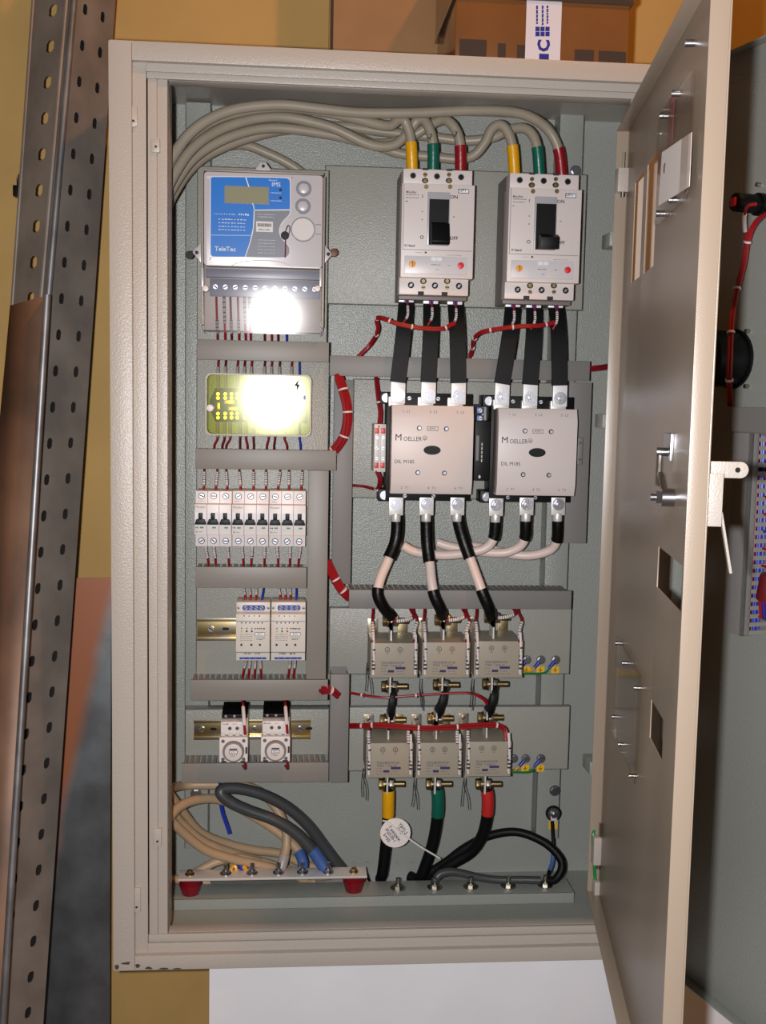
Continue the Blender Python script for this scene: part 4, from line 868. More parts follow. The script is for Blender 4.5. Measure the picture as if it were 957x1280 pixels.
# ------------------------------------------------------------------ contactors
YC = .160
for k, (u0, v0, u1, v1, w) in enumerate(((489, 507, 591, 618, 'left'), (622, 511, 720.5, 620, 'right'))):
    x0, x1, z0, z1 = rect(u0, v0, u1, v1, YC); H = z1-z0; Wd = x1-x0
    t = thing('power_contactor', ('large grey power contactor on the left with white and red side block', 'large grey power contactor on the right beside the wide duct')[k], 'contactor', ((x0+x1)/2, YR, z0), 'power contactors')
    def cX(f): return x0+Wd*f
    def cZ(f): return z1-H*f
    part('base', MB().box(x0-.004, x1+.004, YC+.040, YR-.0008, z0-.013, z1+.018), 'black', t, bevel=.0012)
    part('housing', MB().box(x0, x1, YC+.018, YC+.042, z0, z1), 'moeller_shade', t, bevel=.001)
    cv = part('front_cover', MB().prof([(YC, cZ(.14)), (YC+.006, z1), (YC+.02, z1), (YC+.02, z0), (YC+.006, z0), (YC, cZ(.865))], x0, x1), 'moeller', t, bevel=.0009)
    for i, f in enumerate((.14, .47, .80)):
        zz = cZ(.07); text(f'{1+2*i}  L{i+1}', .0056, (cX(f+.035), YC+.0022, zz), 'ink_grey', cv, M=Matrix.Rotation(math.pi/2-.35, 4, 'X')); zz = cZ(.93); text(f'{2+2*i}  T{i+1}', .0056, (cX(f+.035), YC+.0022, zz), 'ink_grey', cv, M=Matrix.Rotation(math.pi/2+.35, 4, 'X'))
    text('M', .0135, (cX(.083), YC-.0004, cZ(.365)), 'ink', cv); text('OELLER', .0090, (cX(.142), YC-.0004, cZ(.378)), 'ink', cv, align='LEFT', sx=.88)
    part('emblem', MB().ring((cX(.405), cZ(.365)), .0034, .0027, YC-.0004, YC+.0002).ring((cX(.405), cZ(.37)), .0017, .001, YC-.0004, YC+.0002), 'ink_grey', cv)
    text('DIL M185', .0076, (cX(.04), YC-.0004, cZ(.635)), 'ink', cv, align='LEFT', sx=.95)
    part('armature_window', MB().ell(cX(.497), cZ(.50), YC-.0008, YC+.001, .0125, .0066), 'black', cv)
    for fx, fz in ((.335, .255), (.665, .258), (.328, .755), (.655, .757)): q = part('screw_recess', MB().cyl((cX(fx), YC-.0003, cZ(fz)), (cX(fx), YC+.001, cZ(fz)), .0036, 16), 'ink', cv); part('cover_screw', MB().cyl((cX(fx)+.0003, YC-.0006, cZ(fz)), (cX(fx)+.0003, YC, cZ(fz)), .0024, 12), 'zinc', cv)
    lb = part('name_label', MB().box(cX(.432), cX(.565), YC-.0004, YC+.0002, cZ(.28), cZ(.235)), 'ink', cv); part('name_paper', MB().box(cX(.432)+.0006, cX(.565)-.0006, YC-.0006, YC, cZ(.28)+.0006, cZ(.235)-.0006), 'moeller', cv)
    text(('KM1', 'KM2')[k], .0042, (cX(.4985), YC-.0008, cZ(.2575)), 'ink', cv, sx=1.2)
    for f in (.21, .57):                                   # base screws seen between the terminals
        screw(t, cX(f+.03), YC+.040, z1+.010, .0028); screw(t, cX(f), YC+.040, z0-.006, .0028)
    for i, f in enumerate((.07, .43, .80)): part('upper_terminal', MB().box(cX(f)-.011, cX(f)+.012, .1885, .1995, z1-.002, z1+.012), 'tin', t, bevel=.0006)
    # mounting feet
    for sx_ in ((x0-.008, x0+.004) if k == 0 else (x0-.010, x0+.002),):
        for zz in (z1+.010, z0-.006): ft = part('mounting_foot', MB().box(sx_[0]-.006, sx_[1], .205, YR-.0008, zz-.009, zz+.009), 'black', t, bevel=.001); bolt(ft, ((sx_[0]+sx_[1])/2-.003, .205, zz), F, .0042, .003, 0)
# auxiliary blocks
def aux(u0, v0, u1, v1, y, m, label):
    x0, x1, z0, z1 = rect(u0, v0, u1, v1, y); t = thing('auxiliary_block', label, 'contact block', ((x0+x1)/2, YR, z0)); part('body', MB().box(x0, x1, y, YR-.001, z0, z1), m, t, bevel=.001); return t, x0, x1, z0, z1
t, x0, x1, z0, z1 = aux(467, 530, 482, 590, .196, 'relay', 'white and red auxiliary contact block left of the left contactor')
for xx in (x0+.004, x1-.0045):
    part('contact_column', MB().box(xx-.0032, xx+.0032, .192, .198, z0+.012, z1-.012), 'din_white', t, bevel=.0005)
    for zz in (z0+.010, z1-.010): part('red_terminal', MB().box(xx-.003, xx+.003, .1915, .197, zz-.004, zz+.004), 'red_knob', t, bevel=.0004)
    for zz in (z0+.02, (z0+z1)/2, z1-.02): screw(t, xx, .192, zz, .0022)
t, x0, x1, z0, z1 = aux(593, 526, 612, 601, .186, 'black', 'black auxiliary contact block between the two contactors')
part('name_label', MB().box(x0+.002, x0+.006, .1855, .187, z0+.03, z1-.022), 'duct_dark', t); part('small_print', bars([(x0+.010, x0+.0115, z0+.03+.006*i, .004) for i in range(5)], .186), 'sleeve', t)
q = P(599, 596, .186); part('white_mark', MB().prism([(q.x-.002, q.z), (q.x, q.z-.003), (q.x+.002, q.z), (q.x, q.z+.003)], .1855, .187), 'sleeve', t)
for v in (513, 523): q = P(600, v, .20); ts = part('coil_terminal', MB().box(q.x-.005, q.x+.004, .200, .215, q.z-.0045, q.z+.0045), 'blue_sleeve', t, bevel=.0006); screw(ts, q.x, .200, q.z, .003)
part('coil_bracket', MB().box(x0-.001, x0+.013, .216, YR-.001, z1-.002, P(600, 505, .216).z), 'black', t)
t, x0, x1, z0, z1 = aux(721.5, 547, 728, 581, .20, 'duct_dark', 'small grey contact block on the right side of the right contactor')
for zz in (z0+.008, z1-.008): screw(t, (x0+x1)/2, .20, zz, .0024)
# feeds of the left auxiliary block
harness([(470, 473, .225), (472, 492, .215), (475, 515, .205), (474, 533, .199)], 'crimson', 'dark red wires dropping from the long duct to the left auxiliary block', .0038, (.5,), 3)
harness([(471, 588, .199), (475, 600, .200), (471, 611, .215), (455, 608, .235), (440, 607, .236)], 'crimson', 'dark red wires leaving the foot of the left auxiliary block', .0034, (.5,), 2)

# ------------------------------------------------------------------ cables under the contactors
REC = []
YFIX = {
    'grey cable ending in yellow tape at the left main breaker': (0.1194, 0.1356, 0.1485, 0.1518, 0.155, 0.1606, 0.167, 0.1734, 0.1789, 0.1833, 0.186, 0.187, 0.188, 0.192),
    'grey cable ending in green tape at the left main breaker': (0.0838, 0.1066, 0.1306, 0.1583, 0.179, 0.1916, 0.1989, 0.2023, 0.2026, 0.1995, 0.194, 0.189, 0.188, 0.192),
    'grey cable ending in red tape at the left main breaker': (0.1223, 0.1414, 0.1607, 0.179, 0.195, 0.2076, 0.2161, 0.2183, 0.2113, 0.2005, 0.191, 0.188, 0.188, 0.192),
    'grey cable looping up into yellow tape at the right main breaker': (0.142, 0.1578, 0.1738, 0.19, 0.2058, 0.2201, 0.2303, 0.2341, 0.2324, 0.2268, 0.2188, 0.2098, 0.201, 0.194, 0.19, 0.189, 0.193),
    'grey cable ending in green tape at the right main breaker': (0.1442, 0.1652, 0.1863, 0.2062, 0.2231, 0.2345, 0.2395, 0.2389, 0.233, 0.2233, 0.2114, 0.2, 0.192, 0.189, 0.193),
    'grey cable arching highest and ending in red tape at the right breaker': (0.0835, 0.0983, 0.1126, 0.1253, 0.1358, 0.1443, 0.1516, 0.1584, 0.1653, 0.1726, 0.18, 0.187, 0.19, 0.193),
    'grey cable dipping behind the electricity meter': (0.19, 0.215, 0.236, 0.242, 0.258, 0.2667, 0.2705, 0.272),
    'pale bridge cable bending left from the left terminal of the right contactor': (0.2, 0.201, 0.2033, 0.2063, 0.2092, 0.2105, 0.2107, 0.2105),
    'pale bridge cable bending left from the middle terminal of the right contactor': (0.2, 0.201, 0.2056, 0.2122, 0.2186, 0.2239, 0.2274, 0.23),
    'pale bridge cable bending left from the right terminal of the right contactor': (0.2, 0.201, 0.2085, 0.2194, 0.2298, 0.238, 0.2438, 0.2483),
    'black outgoing cable with yellow sleeve below the lower transformers': (0.2, 0.2, 0.206, 0.2165, 0.2293, 0.2428),
    'black outgoing cable with green sleeve below the lower transformers': (0.2, 0.2, 0.206, 0.2158, 0.2274, 0.2392, 0.2509),
    'black outgoing cable with red sleeve below the lower transformers': (0.2, 0.2, 0.206, 0.2155, 0.2262, 0.2365, 0.2461, 0.2551),
    'black cable arching right to the last bolt of the floor channel': (0.272, 0.2678, 0.2628, 0.2564, 0.2478, 0.2371, 0.2249, 0.213, 0.2032, 0.197, 0.1955),
    'dark grey cable lying along the floor channel bolts': (0.195, 0.1985, 0.2015, 0.2035, 0.2042, 0.2034, 0.2015, 0.199),
    'beige cable arching highest over the neutral bar to a grey sleeve': (0.15, 0.19, 0.238, 0.247, 0.252, 0.2453, 0.232, 0.2175, 0.2071, 0.202, 0.196),
    'beige cable curving through the middle to a blue sleeve': (0.0863, 0.1187, 0.153, 0.1869, 0.2123, 0.2252, 0.2268, 0.2168, 0.203, 0.197),
    'upper of the three beige cables sloping down behind the neutral bar': (0.1299, 0.1596, 0.1918, 0.2237, 0.2476, 0.2617, 0.2688, 0.2715, 0.272, 0.272),
    'middle of the three beige cables sloping down behind the neutral bar': (0.1248, 0.1556, 0.1865, 0.2137, 0.2363, 0.25, 0.2577, 0.262, 0.2652),
    'lowest of the three beige cables sloping down behind the neutral bar': (0.1194, 0.1484, 0.1729, 0.1934, 0.2095, 0.2226, 0.2319, 0.237, 0.238),
    'short beige cable end rising from the left of the neutral bar': (0.2125, 0.2147, 0.2178, 0.2246, 0.2332),
    'thick black cable doubling back in a hairpin above the neutral bar': (0.197, 0.2, 0.2018, 0.2022, 0.2009, 0.1984, 0.1957, 0.1954, 0.1996, 0.2061, 0.2132, 0.22, 0.2262, 0.2323, 0.2386, 0.2452, 0.2521)}   # depths of the cable points, settled so that cables do not pass through each other
def cable(pts, r, m, label, sleeves=(), name='power_cable', cat='cable', group=None, n=12, ext=()):
    if label in YFIX: pts = [(u, v, y) for (u, v, _), y in zip(pts, YFIX[label])]
    REC.append((label, r, [tuple(p) for p in pts]))
    pts = [P(*p) for p in pts]
    for p in pts: p.z = max(p.z, r*1.1+.003, CHZ+r*1.1+.0004 if .16 < p.y < .23 else 0)
    s_ = smooth(pts, 10)
    t = thing(name, label, cat, pts[-1], group)
    part('sheath', MB().tube(s_, r, n, 1), m, t)
    for (a, b, sm, nm, k) in sleeves:
        i0, i1 = int(a*(len(s_)-1)), int(b*(len(s_)-1)); part(nm, MB().tube(s_[i0:i1+1], r*k, n, 1), sm, t)
    return t
def lug(t, p, bolt_at, down=True, w=.0105):
    part('cable_lug', MB().box(p.x-w, p.x+w, .190, .1945, p.z-.0145, p.z+.012).cyl((p.x, .194, p.z-.012), (p.x, .194, p.z-.024), .0075, 12), 'tin', t, bevel=.0006)
    bolt(t, (bolt_at.x, .190, bolt_at.z), F, .0070, .004, .006, 'zinc', 1.3)
LB = (((495, 632), (496.5, 655), (494, 678), (485, 700), (475, 724), (472, 742), (478, 757), (489, 771)), ((533, 632), (533, 655), (534, 682), (537, 705), (539, 726), (543, 745), (550, 760), (553, 770)), ((571.5, 632), (573, 652), (579, 675), (588, 700), (597, 725), (604, 744), (611, 760), (614.5, 771)))
for i, pts in enumerate(LB):
    ys = (.200, .200, .198, .191, .180, .174, .176, .189); pp = [(u, v, y) for (u, v), y in zip(pts, ys)]
    t = cable(pp, .0075, 'pink_cable', f'pale cable with black heat-shrink, {SIDE[i]} of three below the left contactor', ((0.05, .42, 'shrink', 'heat_shrink', 1.28), (.66, 1, 'shrink', 'heat_shrink', 1.2)), group='cables from left contactor to transformers')
    p = P(pts[0][0], pts[0][1], .190); lug(t, p, p+Vector((0, 0, .002)))
RB = (((620, 633), (619, 655), (617, 672), (608, 684), (590, 690), (555, 694), (520, 690), (503, 682)), ((658, 632), (657, 655), (656, 672), (648, 684), (628, 691), (595, 689), (562, 683), (546, 678)), ((697.5, 632), (697, 655), (696, 674), (688, 687), (665, 694), (640, 693), (610, 686), (586, 682)))
for i, pts in enumerate(RB):
    ys = (.200, .201, .203, .203+.018*i, .203+.022*i, .205+.022*i, .207+.020*i, .207+.014*i); pp = [(u, v, y) for (u, v), y in zip(pts, ys)]
    t = cable(pp, .0072, 'pink_cable', f'pale bridge cable bending left from the {SIDE[i]} terminal of the right contactor', ((0.03, .30, 'shrink', 'heat_shrink', 1.25),), group='bridge cables between the contactors')
    p = P(pts[0][0], pts[0][1], .190); lug(t, p, p+Vector((0, 0, .002)))

# ------------------------------------------------------------------ current transformers
YF = .164
CT = ((463, 804, 522, 847), (527.5, 803, 587, 847), (592.5, 801.5, 653, 847), (457.5, 929, 516, 972), (520, 928.5, 577, 972), (581.5, 927, 638.5, 970.5))
BT = ((488, 776, 858), (553, 775, 856), (615, 772, 855), (484.5, 900, 980), (544, 898, 980), (606.5, 897, 980))
for i, (u0, v0, u1, v1) in enumerate(CT):
    x0, x1, z0, z1 = rect(u0, v0, u1, v1, YF); row = 'upper' if i < 3 else 'lower'; um = (u0+u1)/2
    t = thing('current_transformer', f'grey block current transformer, {SIDE[i % 3]} one of the {row} row', 'current transformer', ((x0+x1)/2, YR, z0), f'{row} current transformers')
    Wd, H = x1-x0, z1-z0
    part('core_body', MB().box(x0+.001, x1-.001, YF+.004, YR-.0005, z0+.001, z1-.0005), 'ct_grey', t, bevel=.0012)
    fr = part('front_plate', MB().box(x0, x1, YF, YF+.006, z0, z1), 'ct_grey', t, bevel=.0009)
    for f in (.055, .945):
        xx = x0+Wd*f; part('terminal_channel', MB().box(xx-.0024, xx+.0024, YF-.0004, YF+.001, z0+.004, z1-.003), 'duct_dark', t)
        wr = part('marked_lead', MB().tube([(xx, YF+.004, z1+.012), (xx, YF-.002, z1-.004), (xx+.0006, YF-.0028, (z0+z1)/2), (xx, YF-.001, z0+.008)], .0022, 8), 'sleeve', t)
        mbm = MB()
        for j in range(6): zz = z1-.008-(H-.018)*j/6; mbm.tube([(xx+.0004, YF-.0026, zz), (xx+.0005, YF-.0026, zz-.0026)], .0024, 8, 1)
        part('printed_marks', mbm, 'ink', wr)
        part('terminal_pin', MB().cyl((xx, YF-.0035, z0+.007), (xx, YF, z0+.007), .0021, 10), 'tin', t)
    for f in (.35, .62):
        c = (x0+Wd*f, z1-H*.19); part('terminal_mark', MB().ring(c, .0038, .0031, YF-.0003, YF+.0002), 'ink', fr); part('terminal_cross', bars([(c[0]-.0018, c[0]+.0018, c[1], .0006), (c[0]-.0003, c[0]+.0003, c[1], .0036), (c[0]-.0018, c[0]+.0018, c[1]-.006, .0006)], YF), 'ink', fr)
    xx = x0+Wd*.22; text('ТРАНСФОРМАТОР', .0046, (xx, YF-.0003, z1-H*.575), 'ink_violet', fr, align='LEFT', sx=.80); text('ТОКА  Т-0,66 У3', .0046, (xx, YF-.0003, z1-H*.655), 'ink_violet', fr, align='LEFT', sx=.88)
    part('small_print', bars(scribble(xx, xx+Wd*.12, z1-H*.74, .0011, 3)+scribble(xx, xx+Wd*.12, z1-H*.82, .0011, 3)+scribble(xx+Wd*.32, xx+Wd*.48, z1-H*.82, .0011, 4)+scribble(xx, xx+Wd*.52, z1-H*.90, .0010, 9), YF), 'ct_print', fr)
    part('rating_label', bars([(xx+Wd*.31, xx+Wd*.52, z1-H*.725, .0036), (xx+Wd*.15, xx+Wd*.28, z1-H*.815, .0036)], YF), 'ink_violet', fr)
    # primary bar edge-on with its bolts, top and bottom
    ub, vt, vb = BT[i]; yb_ = .198
    xb = P(ub, vt, yb_).x; zt = P(ub, vt, yb_).z; zb = P(ub, vb, yb_).z
    part('primary_bar', MB().box(xb-.0012, xb+.0012, .184, .214, zt-.012, zt+.012).box(xb-.0012, xb+.0012, .184, .214, z1-.002, zt), 'tin', t)
    part('primary_bar', MB().box(xb-.0012, xb+.0012, .184, .214, zb-.011, z0+.002), 'tin', t)
    for zz, mm in ((zt, 'brass'), (zb, 'brass')):
        part('bolt_head', MB().cyl((xb-.012, yb_, zz), (xb-.0055, yb_, zz), .0088, 6), mm, t, bevel=.0006)
        part('bolt_washer', MB().cyl((xb-.0055, yb_, zz), (xb-.0035, yb_, zz), .0098, 16), mm, t)
        part('bolt_nut', MB().cyl((xb+.004, yb_, zz), (xb+.011, yb_, zz), .0088, 6), 'steel', t, bevel=.0006)
        part('bolt_shank', MB().cyl((xb-.004, yb_, zz), (xb+.027, yb_, zz), .0047, 12), mm, t)
    # yellow-zinc mounting bracket ears on the plate
    for f in (.12, .78):
        xe = x0+Wd*f; part('bracket_ear', MB().box(xe-.008, xe+.008, YR-.004, YR-.0005, z1-.006, z1+.021), 'yzinc', t, bevel=.0004)
        if (i < 3 and f < .5) or (i >= 3 and f < .5): screw(t, xe, YR-.004, z1+.014 if i >= 3 else z1+.016, .0038, h=.003)
    part('bracket_foot', MB().box(x0+.006, x1-.010, YF+.03, YR-.002, z0-.004, z0), 'yzinc', t)
# links between the rows
for i in range(3):
    a, b = BT[i], BT[i+3]
    p0, p1 = P(a[0]+2, a[2]+4, .198), P(b[0]+2.5, b[1]-6, .198); m_ = p0.lerp(p1, .5)+Vector((0, -.010, 0))
    t = thing('jumper_strap', f'short black strap, {SIDE[i]} of three linking the upper and lower transformers', 'jumper', p1, 'transformer jumper straps')
    part('insulated_strap', MB().strap([p0, p0.lerp(m_, .5)+Vector((0, -.003, 0)), m_, p1.lerp(m_, .5)+Vector((0, -.003, 0)), p1], .0085, .020, wd=(1, 0, 0)), 'black_cable', t, bevel=.001)
# control leads from duct to transformer tops
for i in range(3):
    u0, v0, u1, v1 = CT[i]
    for j, (ua, ub2, ue) in enumerate(((u0+3, u0+2, u0+3), (u1-6, u1-1, u1-4))):
        wire([(ua, 758, .205), (ua+(0 if j == 0 else 1), 766, .196), (ub2, 776, .186), (ue, 788, .174), (ue, 803, .163)], 'crimson', f"dark red {'left' if j == 0 else 'right'} lead on top of the {SIDE[i]} upper transformer", r=.0021, group='upper transformer leads', sleeve=(.55, .95))
    ub, vt, _ = BT[i]
    wire([(ub+3, vt, .188), (ub+12, vt, .184), (ub+22, vt-2, .184), (ub+29, vt-6, .188), (ub+26, vt-12, .2), (ub+22, vt-20, .208)], 'crimson', f'crimson voltage tap wire on the {SIDE[i]} upper transformer bolt', r=.0023, group='voltage tap wires', sleeve=(.12, .5), marks=True)
harness([(437, 866, .21), (455, 869, .195), (480, 872, .185), (505, 870, .183), (535, 868, .183), (570, 866, .183), (590, 867, .183), (604, 874, .186), (609, 880, .19)], 'red_wire', 'thin red harness crossing the straps between transformer rows', .0026, (.12, .3, .45), 2)
harness([(437, 907, .208), (455, 907, .182), (470, 906, .172), (500, 908, .168), (530, 910, .168), (560, 909, .168), (590, 907, .168), (618, 906, .168), (630, 911, .170), (632, 924, .166)], 'red_wire', 'thick red harness lying across the tops of the lower transformers', .0038, (.1, .2, .42, .6, .8), 3)
for i in range(3):
    u0, v0, u1, v1 = CT[i+3]
    for j, uu in enumerate((u0+4, u1-5)):
        if i == 2 and j == 1: continue
        wire([(uu, 909, .17), (uu-1, 917, .164), (uu-.5, 930, .162)], 'crimson', f"short red {'left' if j == 0 else 'right'} lead on top of the {SIDE[i]} lower transformer", r=.0020, group='lower transformer leads', sleeve=(.35, .98))
# seal wires dangling beside the transformers
SW = ((459, 828, 1), (525, 848, 2), (590, 848, 3), (454, 960, 4), (518, 972, 5), (580, 972, 6))
for k, (u, v, s_) in enumerate(SW):
    row = 'upper' if k < 3 else 'lower'
    for j in range(2):
        random.seed(s_*10+j); d = random.uniform(-3, 3)+(4 if j else -2)
        wire([(u, v, .175), (u+d*.3-1, v+12, .172), (u+d, v+24, .178), (u+d*1.4+random.uniform(-2, 2), v+36+4*j, .185)], 'ink', f"{'longer' if j else 'shorter'} thin twisted seal wire left of the {SIDE[k % 3]} {row} transformer", r=.0007, group='seal wires', name='seal_wire')
random.seed(11)
# earth leads with yellow tags beside each transformer row
for row, v, us, ue in (('upper', 824, (657.5, 675, 693.5), 655), ('lower', 947, (641, 656, 675), 640)):
    for i, u in enumerate(us):
        q = P(u, v, YR); t = thing('earth_terminal', f'bolted blue-sleeved earth lug, {SIDE[i]} of three beside the {row} transformers', 'terminal', (q.x, YR, q.z), 'earth terminals')
        bolt(t, (q.x, YR-.004, q.z), F, .0052, .003, 0, washer=1.35); part('lug_sleeve', MB().cyl((q.x-.003, YR-.006, q.z-.003), (q.x-.011, YR-.008, q.z-.012), .0032, 10, .0026), 'blue_wire', t)
        part('earth_lead', MB().tube([(q.x-.010, YR-.008, q.z-.011), (q.x-.020, YR-.012, q.z-.017-.001*i), (P(ue-2, v+14, YR-.02).x, YR-.02, P(ue, v+14+2*i, YR-.02).z)], .0017, 7), ('green_wire', 'yellow_tape', 'green_wire')[i], t)
        if not (row == 'lower' and i == 0):
            a = P(u, v+13, YR); tg = part('earth_tag', MB().box(a.x-.0062, a.x+.0062, YR-.0006, YR-.0001, a.z-.0058, a.z+.0052), 'yellow_tag', t)
            part('earth_symbol', bars([(a.x-.0005, a.x+.0005, a.z+.0015, .004), (a.x-.003, a.x+.003, a.z-.0005, .0007), (a.x-.002, a.x+.002, a.z-.002, .0007), (a.x-.001, a.x+.001, a.z-.0035, .0007)], YR-.0007), 'ink', tg)

# ------------------------------------------------------------------ incoming cables along the top
GC = 'grey cables along the cabinet ceiling'
R_ = .0073
def topc(pts, tape, label, top):
    t = cable(pts, R_, 'grey_cable', label, group=GC); s_ = smooth([P(*p) for p in REC[-1][2]], 10); L = 0; i = len(s_)-1
    while i > 0 and L < top: L += (s_[i]-s_[i-1]).length; i -= 1
    part('phase_tape', MB().tube(s_[i:], R_*1.16, 14, 1), tape, t)
    return t
topc([(190, 262, .115), (207, 218, .120), (238, 172, .14), (280, 145, .155), (345, 134, .16), (400, 139, .165), (440, 147, .17), (470, 155, .175), (487, 157, .18), (498, 150, .184), (506, 152, .186), (512, 168, .187), (514, 186, .188), (515, 213, .192)], 'yellow_tape', 'grey cable ending in yellow tape at the left main breaker', .038)
topc([(188, 285, .09), (208, 236, .100), (240, 186, .13), (285, 158, .17), (345, 146, .175), (410, 158, .18), (460, 180, .20), (490, 182, .205), (508, 168, .205), (520, 152, .20), (529, 150, .194), (536, 160, .189), (541, 180, .188), (541, 213, .192)], 'green_tape', 'grey cable ending in green tape at the left main breaker', .036)
topc([(188, 292, .115), (207, 250, .125), (240, 200, .16), (285, 172, .18), (340, 160, .20), (410, 168, .21), (470, 180, .225), (510, 172, .225), (535, 158, .215), (552, 150, .20), (563, 154, .191), (571, 166, .188), (575, 182, .188), (575.5, 213, .192)], 'red_tape', 'grey cable ending in red tape at the left main breaker', .034)
topc([(186, 275, .14), (206, 228, .148), (240, 180, .17), (285, 152, .185), (350, 146, .195), (420, 162, .215), (460, 178, .235), (500, 192, .235), (540, 196, .23), (572, 199, .225), (592, 194, .22), (606, 178, .21), (614, 162, .200), (624, 156, .194), (633, 163, .190), (640, 182, .189), (643, 219, .193)], 'yellow_tape', 'grey cable looping up into yellow tape at the right main breaker', .040)
topc([(186, 300, .14), (206, 262, .150), (236, 214, .180), (275, 186, .200), (345, 164, .235), (420, 158, .235), (480, 165, .24), (530, 170, .245), (580, 176, .24), (615, 172, .23), (635, 163, .215), (652, 160, .20), (664, 167, .192), (671, 184, .189), (674, 219, .193)], 'green_tape', 'grey cable ending in green tape at the right main breaker', .037)
topc([(188, 252, .09), (208, 208, .095), (240, 164, .115), (285, 139, .135), (345, 131, .14), (400, 136, .145), (450, 141, .15), (520, 141, .155), (590, 138, .16), (640, 140, .17), (668, 149, .18), (687, 165, .187), (698, 188, .190), (702, 220, .193)], 'red_tape', 'grey cable arching highest and ending in red tape at the right breaker', .037)
cable([(190, 300, .19), (207, 254, .215), (232, 215, .236), (262, 190, .242), (300, 181, .258), (335, 192, .266), (372, 212, .27), (400, 240, .27)], R_, 'grey_cable', 'grey cable dipping behind the electricity meter', group=GC)
for lab, s_, u, v, r in (('green tape at the left', '2', 537.5, 171, .5), ('red tape at the left', '3', 569, 168, .4)):
    tt = [o for o in bpy.data.objects if o.get('label', '').startswith('grey cable') and lab in o['label']][0]; q = P(u, v, .1800); text(s_, .011, q, 'ink', tt, rot=-r, bold=.0002)
# ------------------------------------------------------------------ bundled red looms beside the ducts
harness([(423, 470, .205), (428, 485, .200), (433, 505, .196), (434, 525, .195), (430, 545, .196), (422, 558, .2), (412, 568, .205)], 'red_wire', 'thick red wire loom bowing beside the yellow terminal box', .0068, (.2, .42, .68, .92), 5)
harness([(409, 703, .205), (418, 722, .205), (428, 738, .205), (437, 747, .21)], 'red_wire', 'thick red wire loom crossing to the duct above the transformers', .0065, (.4, .7), 5)
harness([(402, 863, .172), (410, 862, .178), (416, 864, .182), (422, 869, .186)], 'crimson', 'short dark red loom stub at the end of the relay duct', .0055, (.5,), 4)
harness([(739, 461, .222), (755, 459, .20), (772, 456, .15), (790, 452, .10)], 'crimson', 'dark red loom leaving the long duct towards the inner door', .0042, (), 3)
harness([(439, 606, .232), (450, 607, .236), (468, 612, .230)], 'dkred_wire', 'thin dark wire stub beside the narrow vertical duct', .002, (), 2)

# ------------------------------------------------------------------ outgoing cables below the transformers
for i, (c, lab, us) in enumerate((('yellow_tape', 'yellow', ((485, 980), (485, 1000), (484.5, 1022), (482, 1055), (478, 1090), (475, 1118))), ('green_tape', 'green', ((545, 980), (547, 1000), (546, 1022), (541, 1052), (532, 1080), (523, 1100), (511, 1122))), ('red_sleeve', 'red', ((607, 980), (609.5, 1000), (608, 1022), (602, 1045), (588, 1065), (560, 1082), (541, 1098), (532, 1122))))):
    ys = [.200, .200, .206, .222, .238, .244, .248, .250]; pp = [(u, v, ys[j] if j < len(us)-1 else .250) for j, (u, v) in enumerate(us)]
    t = cable(pp, .0088, 'black_cable', f'black outgoing cable with {lab} sleeve below the lower transformers', ((.06 if i else .08, (.38, .33, .27)[i], c, 'phase_sleeve', 1.1),), group='outgoing black cables')
    p = P(us[0][0], us[0][1], .2); part('cable_lug', MB().cyl((p.x, .2, p.z+.004), (p.x, .2, p.z-.010), .0075, 12, .0055), 'tin', t)
# identification disc on a cable tie
q = P(494, 1041, .190); nd = thing('cable_tag', 'round white cable tag with handwriting on the yellow-sleeved cable', 'tag', (q.x, .19, q.z))
part('disc', MB().cyl((q.x, .1895, q.z), (q.x, .1908, q.z), .0232, 36), 'paper', nd)
for s_, du, dv, sz in (('ТРП-2', 9, -5, .0072), ('12кВ', 5, -3, .006), ('Т напряж.', -1, 1, .0062), ('РЩОВ-1', -6, 3, .0066), ('5×50', -11, 6, .0072)):
    e = P(494+du*1.0, 1041+dv*1.0, .19); text(s_, sz, (e.x, .1892, e.z), 'ink', nd, rot=-.95, bold=.00012)
part('cable_tie', MB().strap([P(478, 1026, .196), P(486, 1028, .188), P(500, 1040, .1865), P(525, 1058, .19), P(550, 1073, .20)], .0025, .0012, wd=(.5, 0, .85)), 'sleeve', nd)
cable([(524, 1119, .270), (533, 1104, .268), (556, 1078, .264), (580, 1060, .262), (610, 1045, .256), (645, 1040, .246), (678, 1052, .228), (698, 1070, .207), (702, 1085, .201), (694, 1099, .197), (683, 1106, .1955)], .0066, 'black_cable', 'black cable arching right to the last bolt of the floor channel', name='loop_cable')
cable([(543, 1108, .195), (544, 1100, .197), (551, 1092, .203), (568, 1090, .208), (595, 1096, .207), (620, 1103, .205), (650, 1106, .203), (674, 1106, .199)], .0062, 'darkgrey_cable', 'dark grey cable lying along the floor channel bolts', name='loop_cable')
# earth bolt on the right post
q = P(691, 1016, .2545); t = thing('post_earth_point', 'bolted earth point with black washer on the right post', 'terminal', (q.x, .2545, q.z))
part('washer', MB().cyl((q.x, .2545, q.z), (q.x, .251, q.z), .0125, 24), 'black', t); bolt(t, (q.x, .251, q.z), F, .0062, .004, .004)
part('lug_tongue', MB().box(q.x-.005, q.x+.005, .2475, .2495, q.z-.016, q.z+.004), 'tin', t, bevel=.0005)
a = P(691, 1031, .2545); part('earth_tag', MB().box(a.x-.007, a.x+.007, .2539, .2549, a.z-.007, a.z+.007), 'yellow_tag', t)
w = cable([(690, 1026, .247), (691, 1045, .244), (691.5, 1062, .238), (690, 1078, .228), (685, 1093, .212), (682, 1107, .197)], .0030, 'black_cable', 'thin black and blue earth cable from post to floor channel', ((.35, .75, 'blue_sleeve', 'blue_section', 1.15),), name='earth_cable')

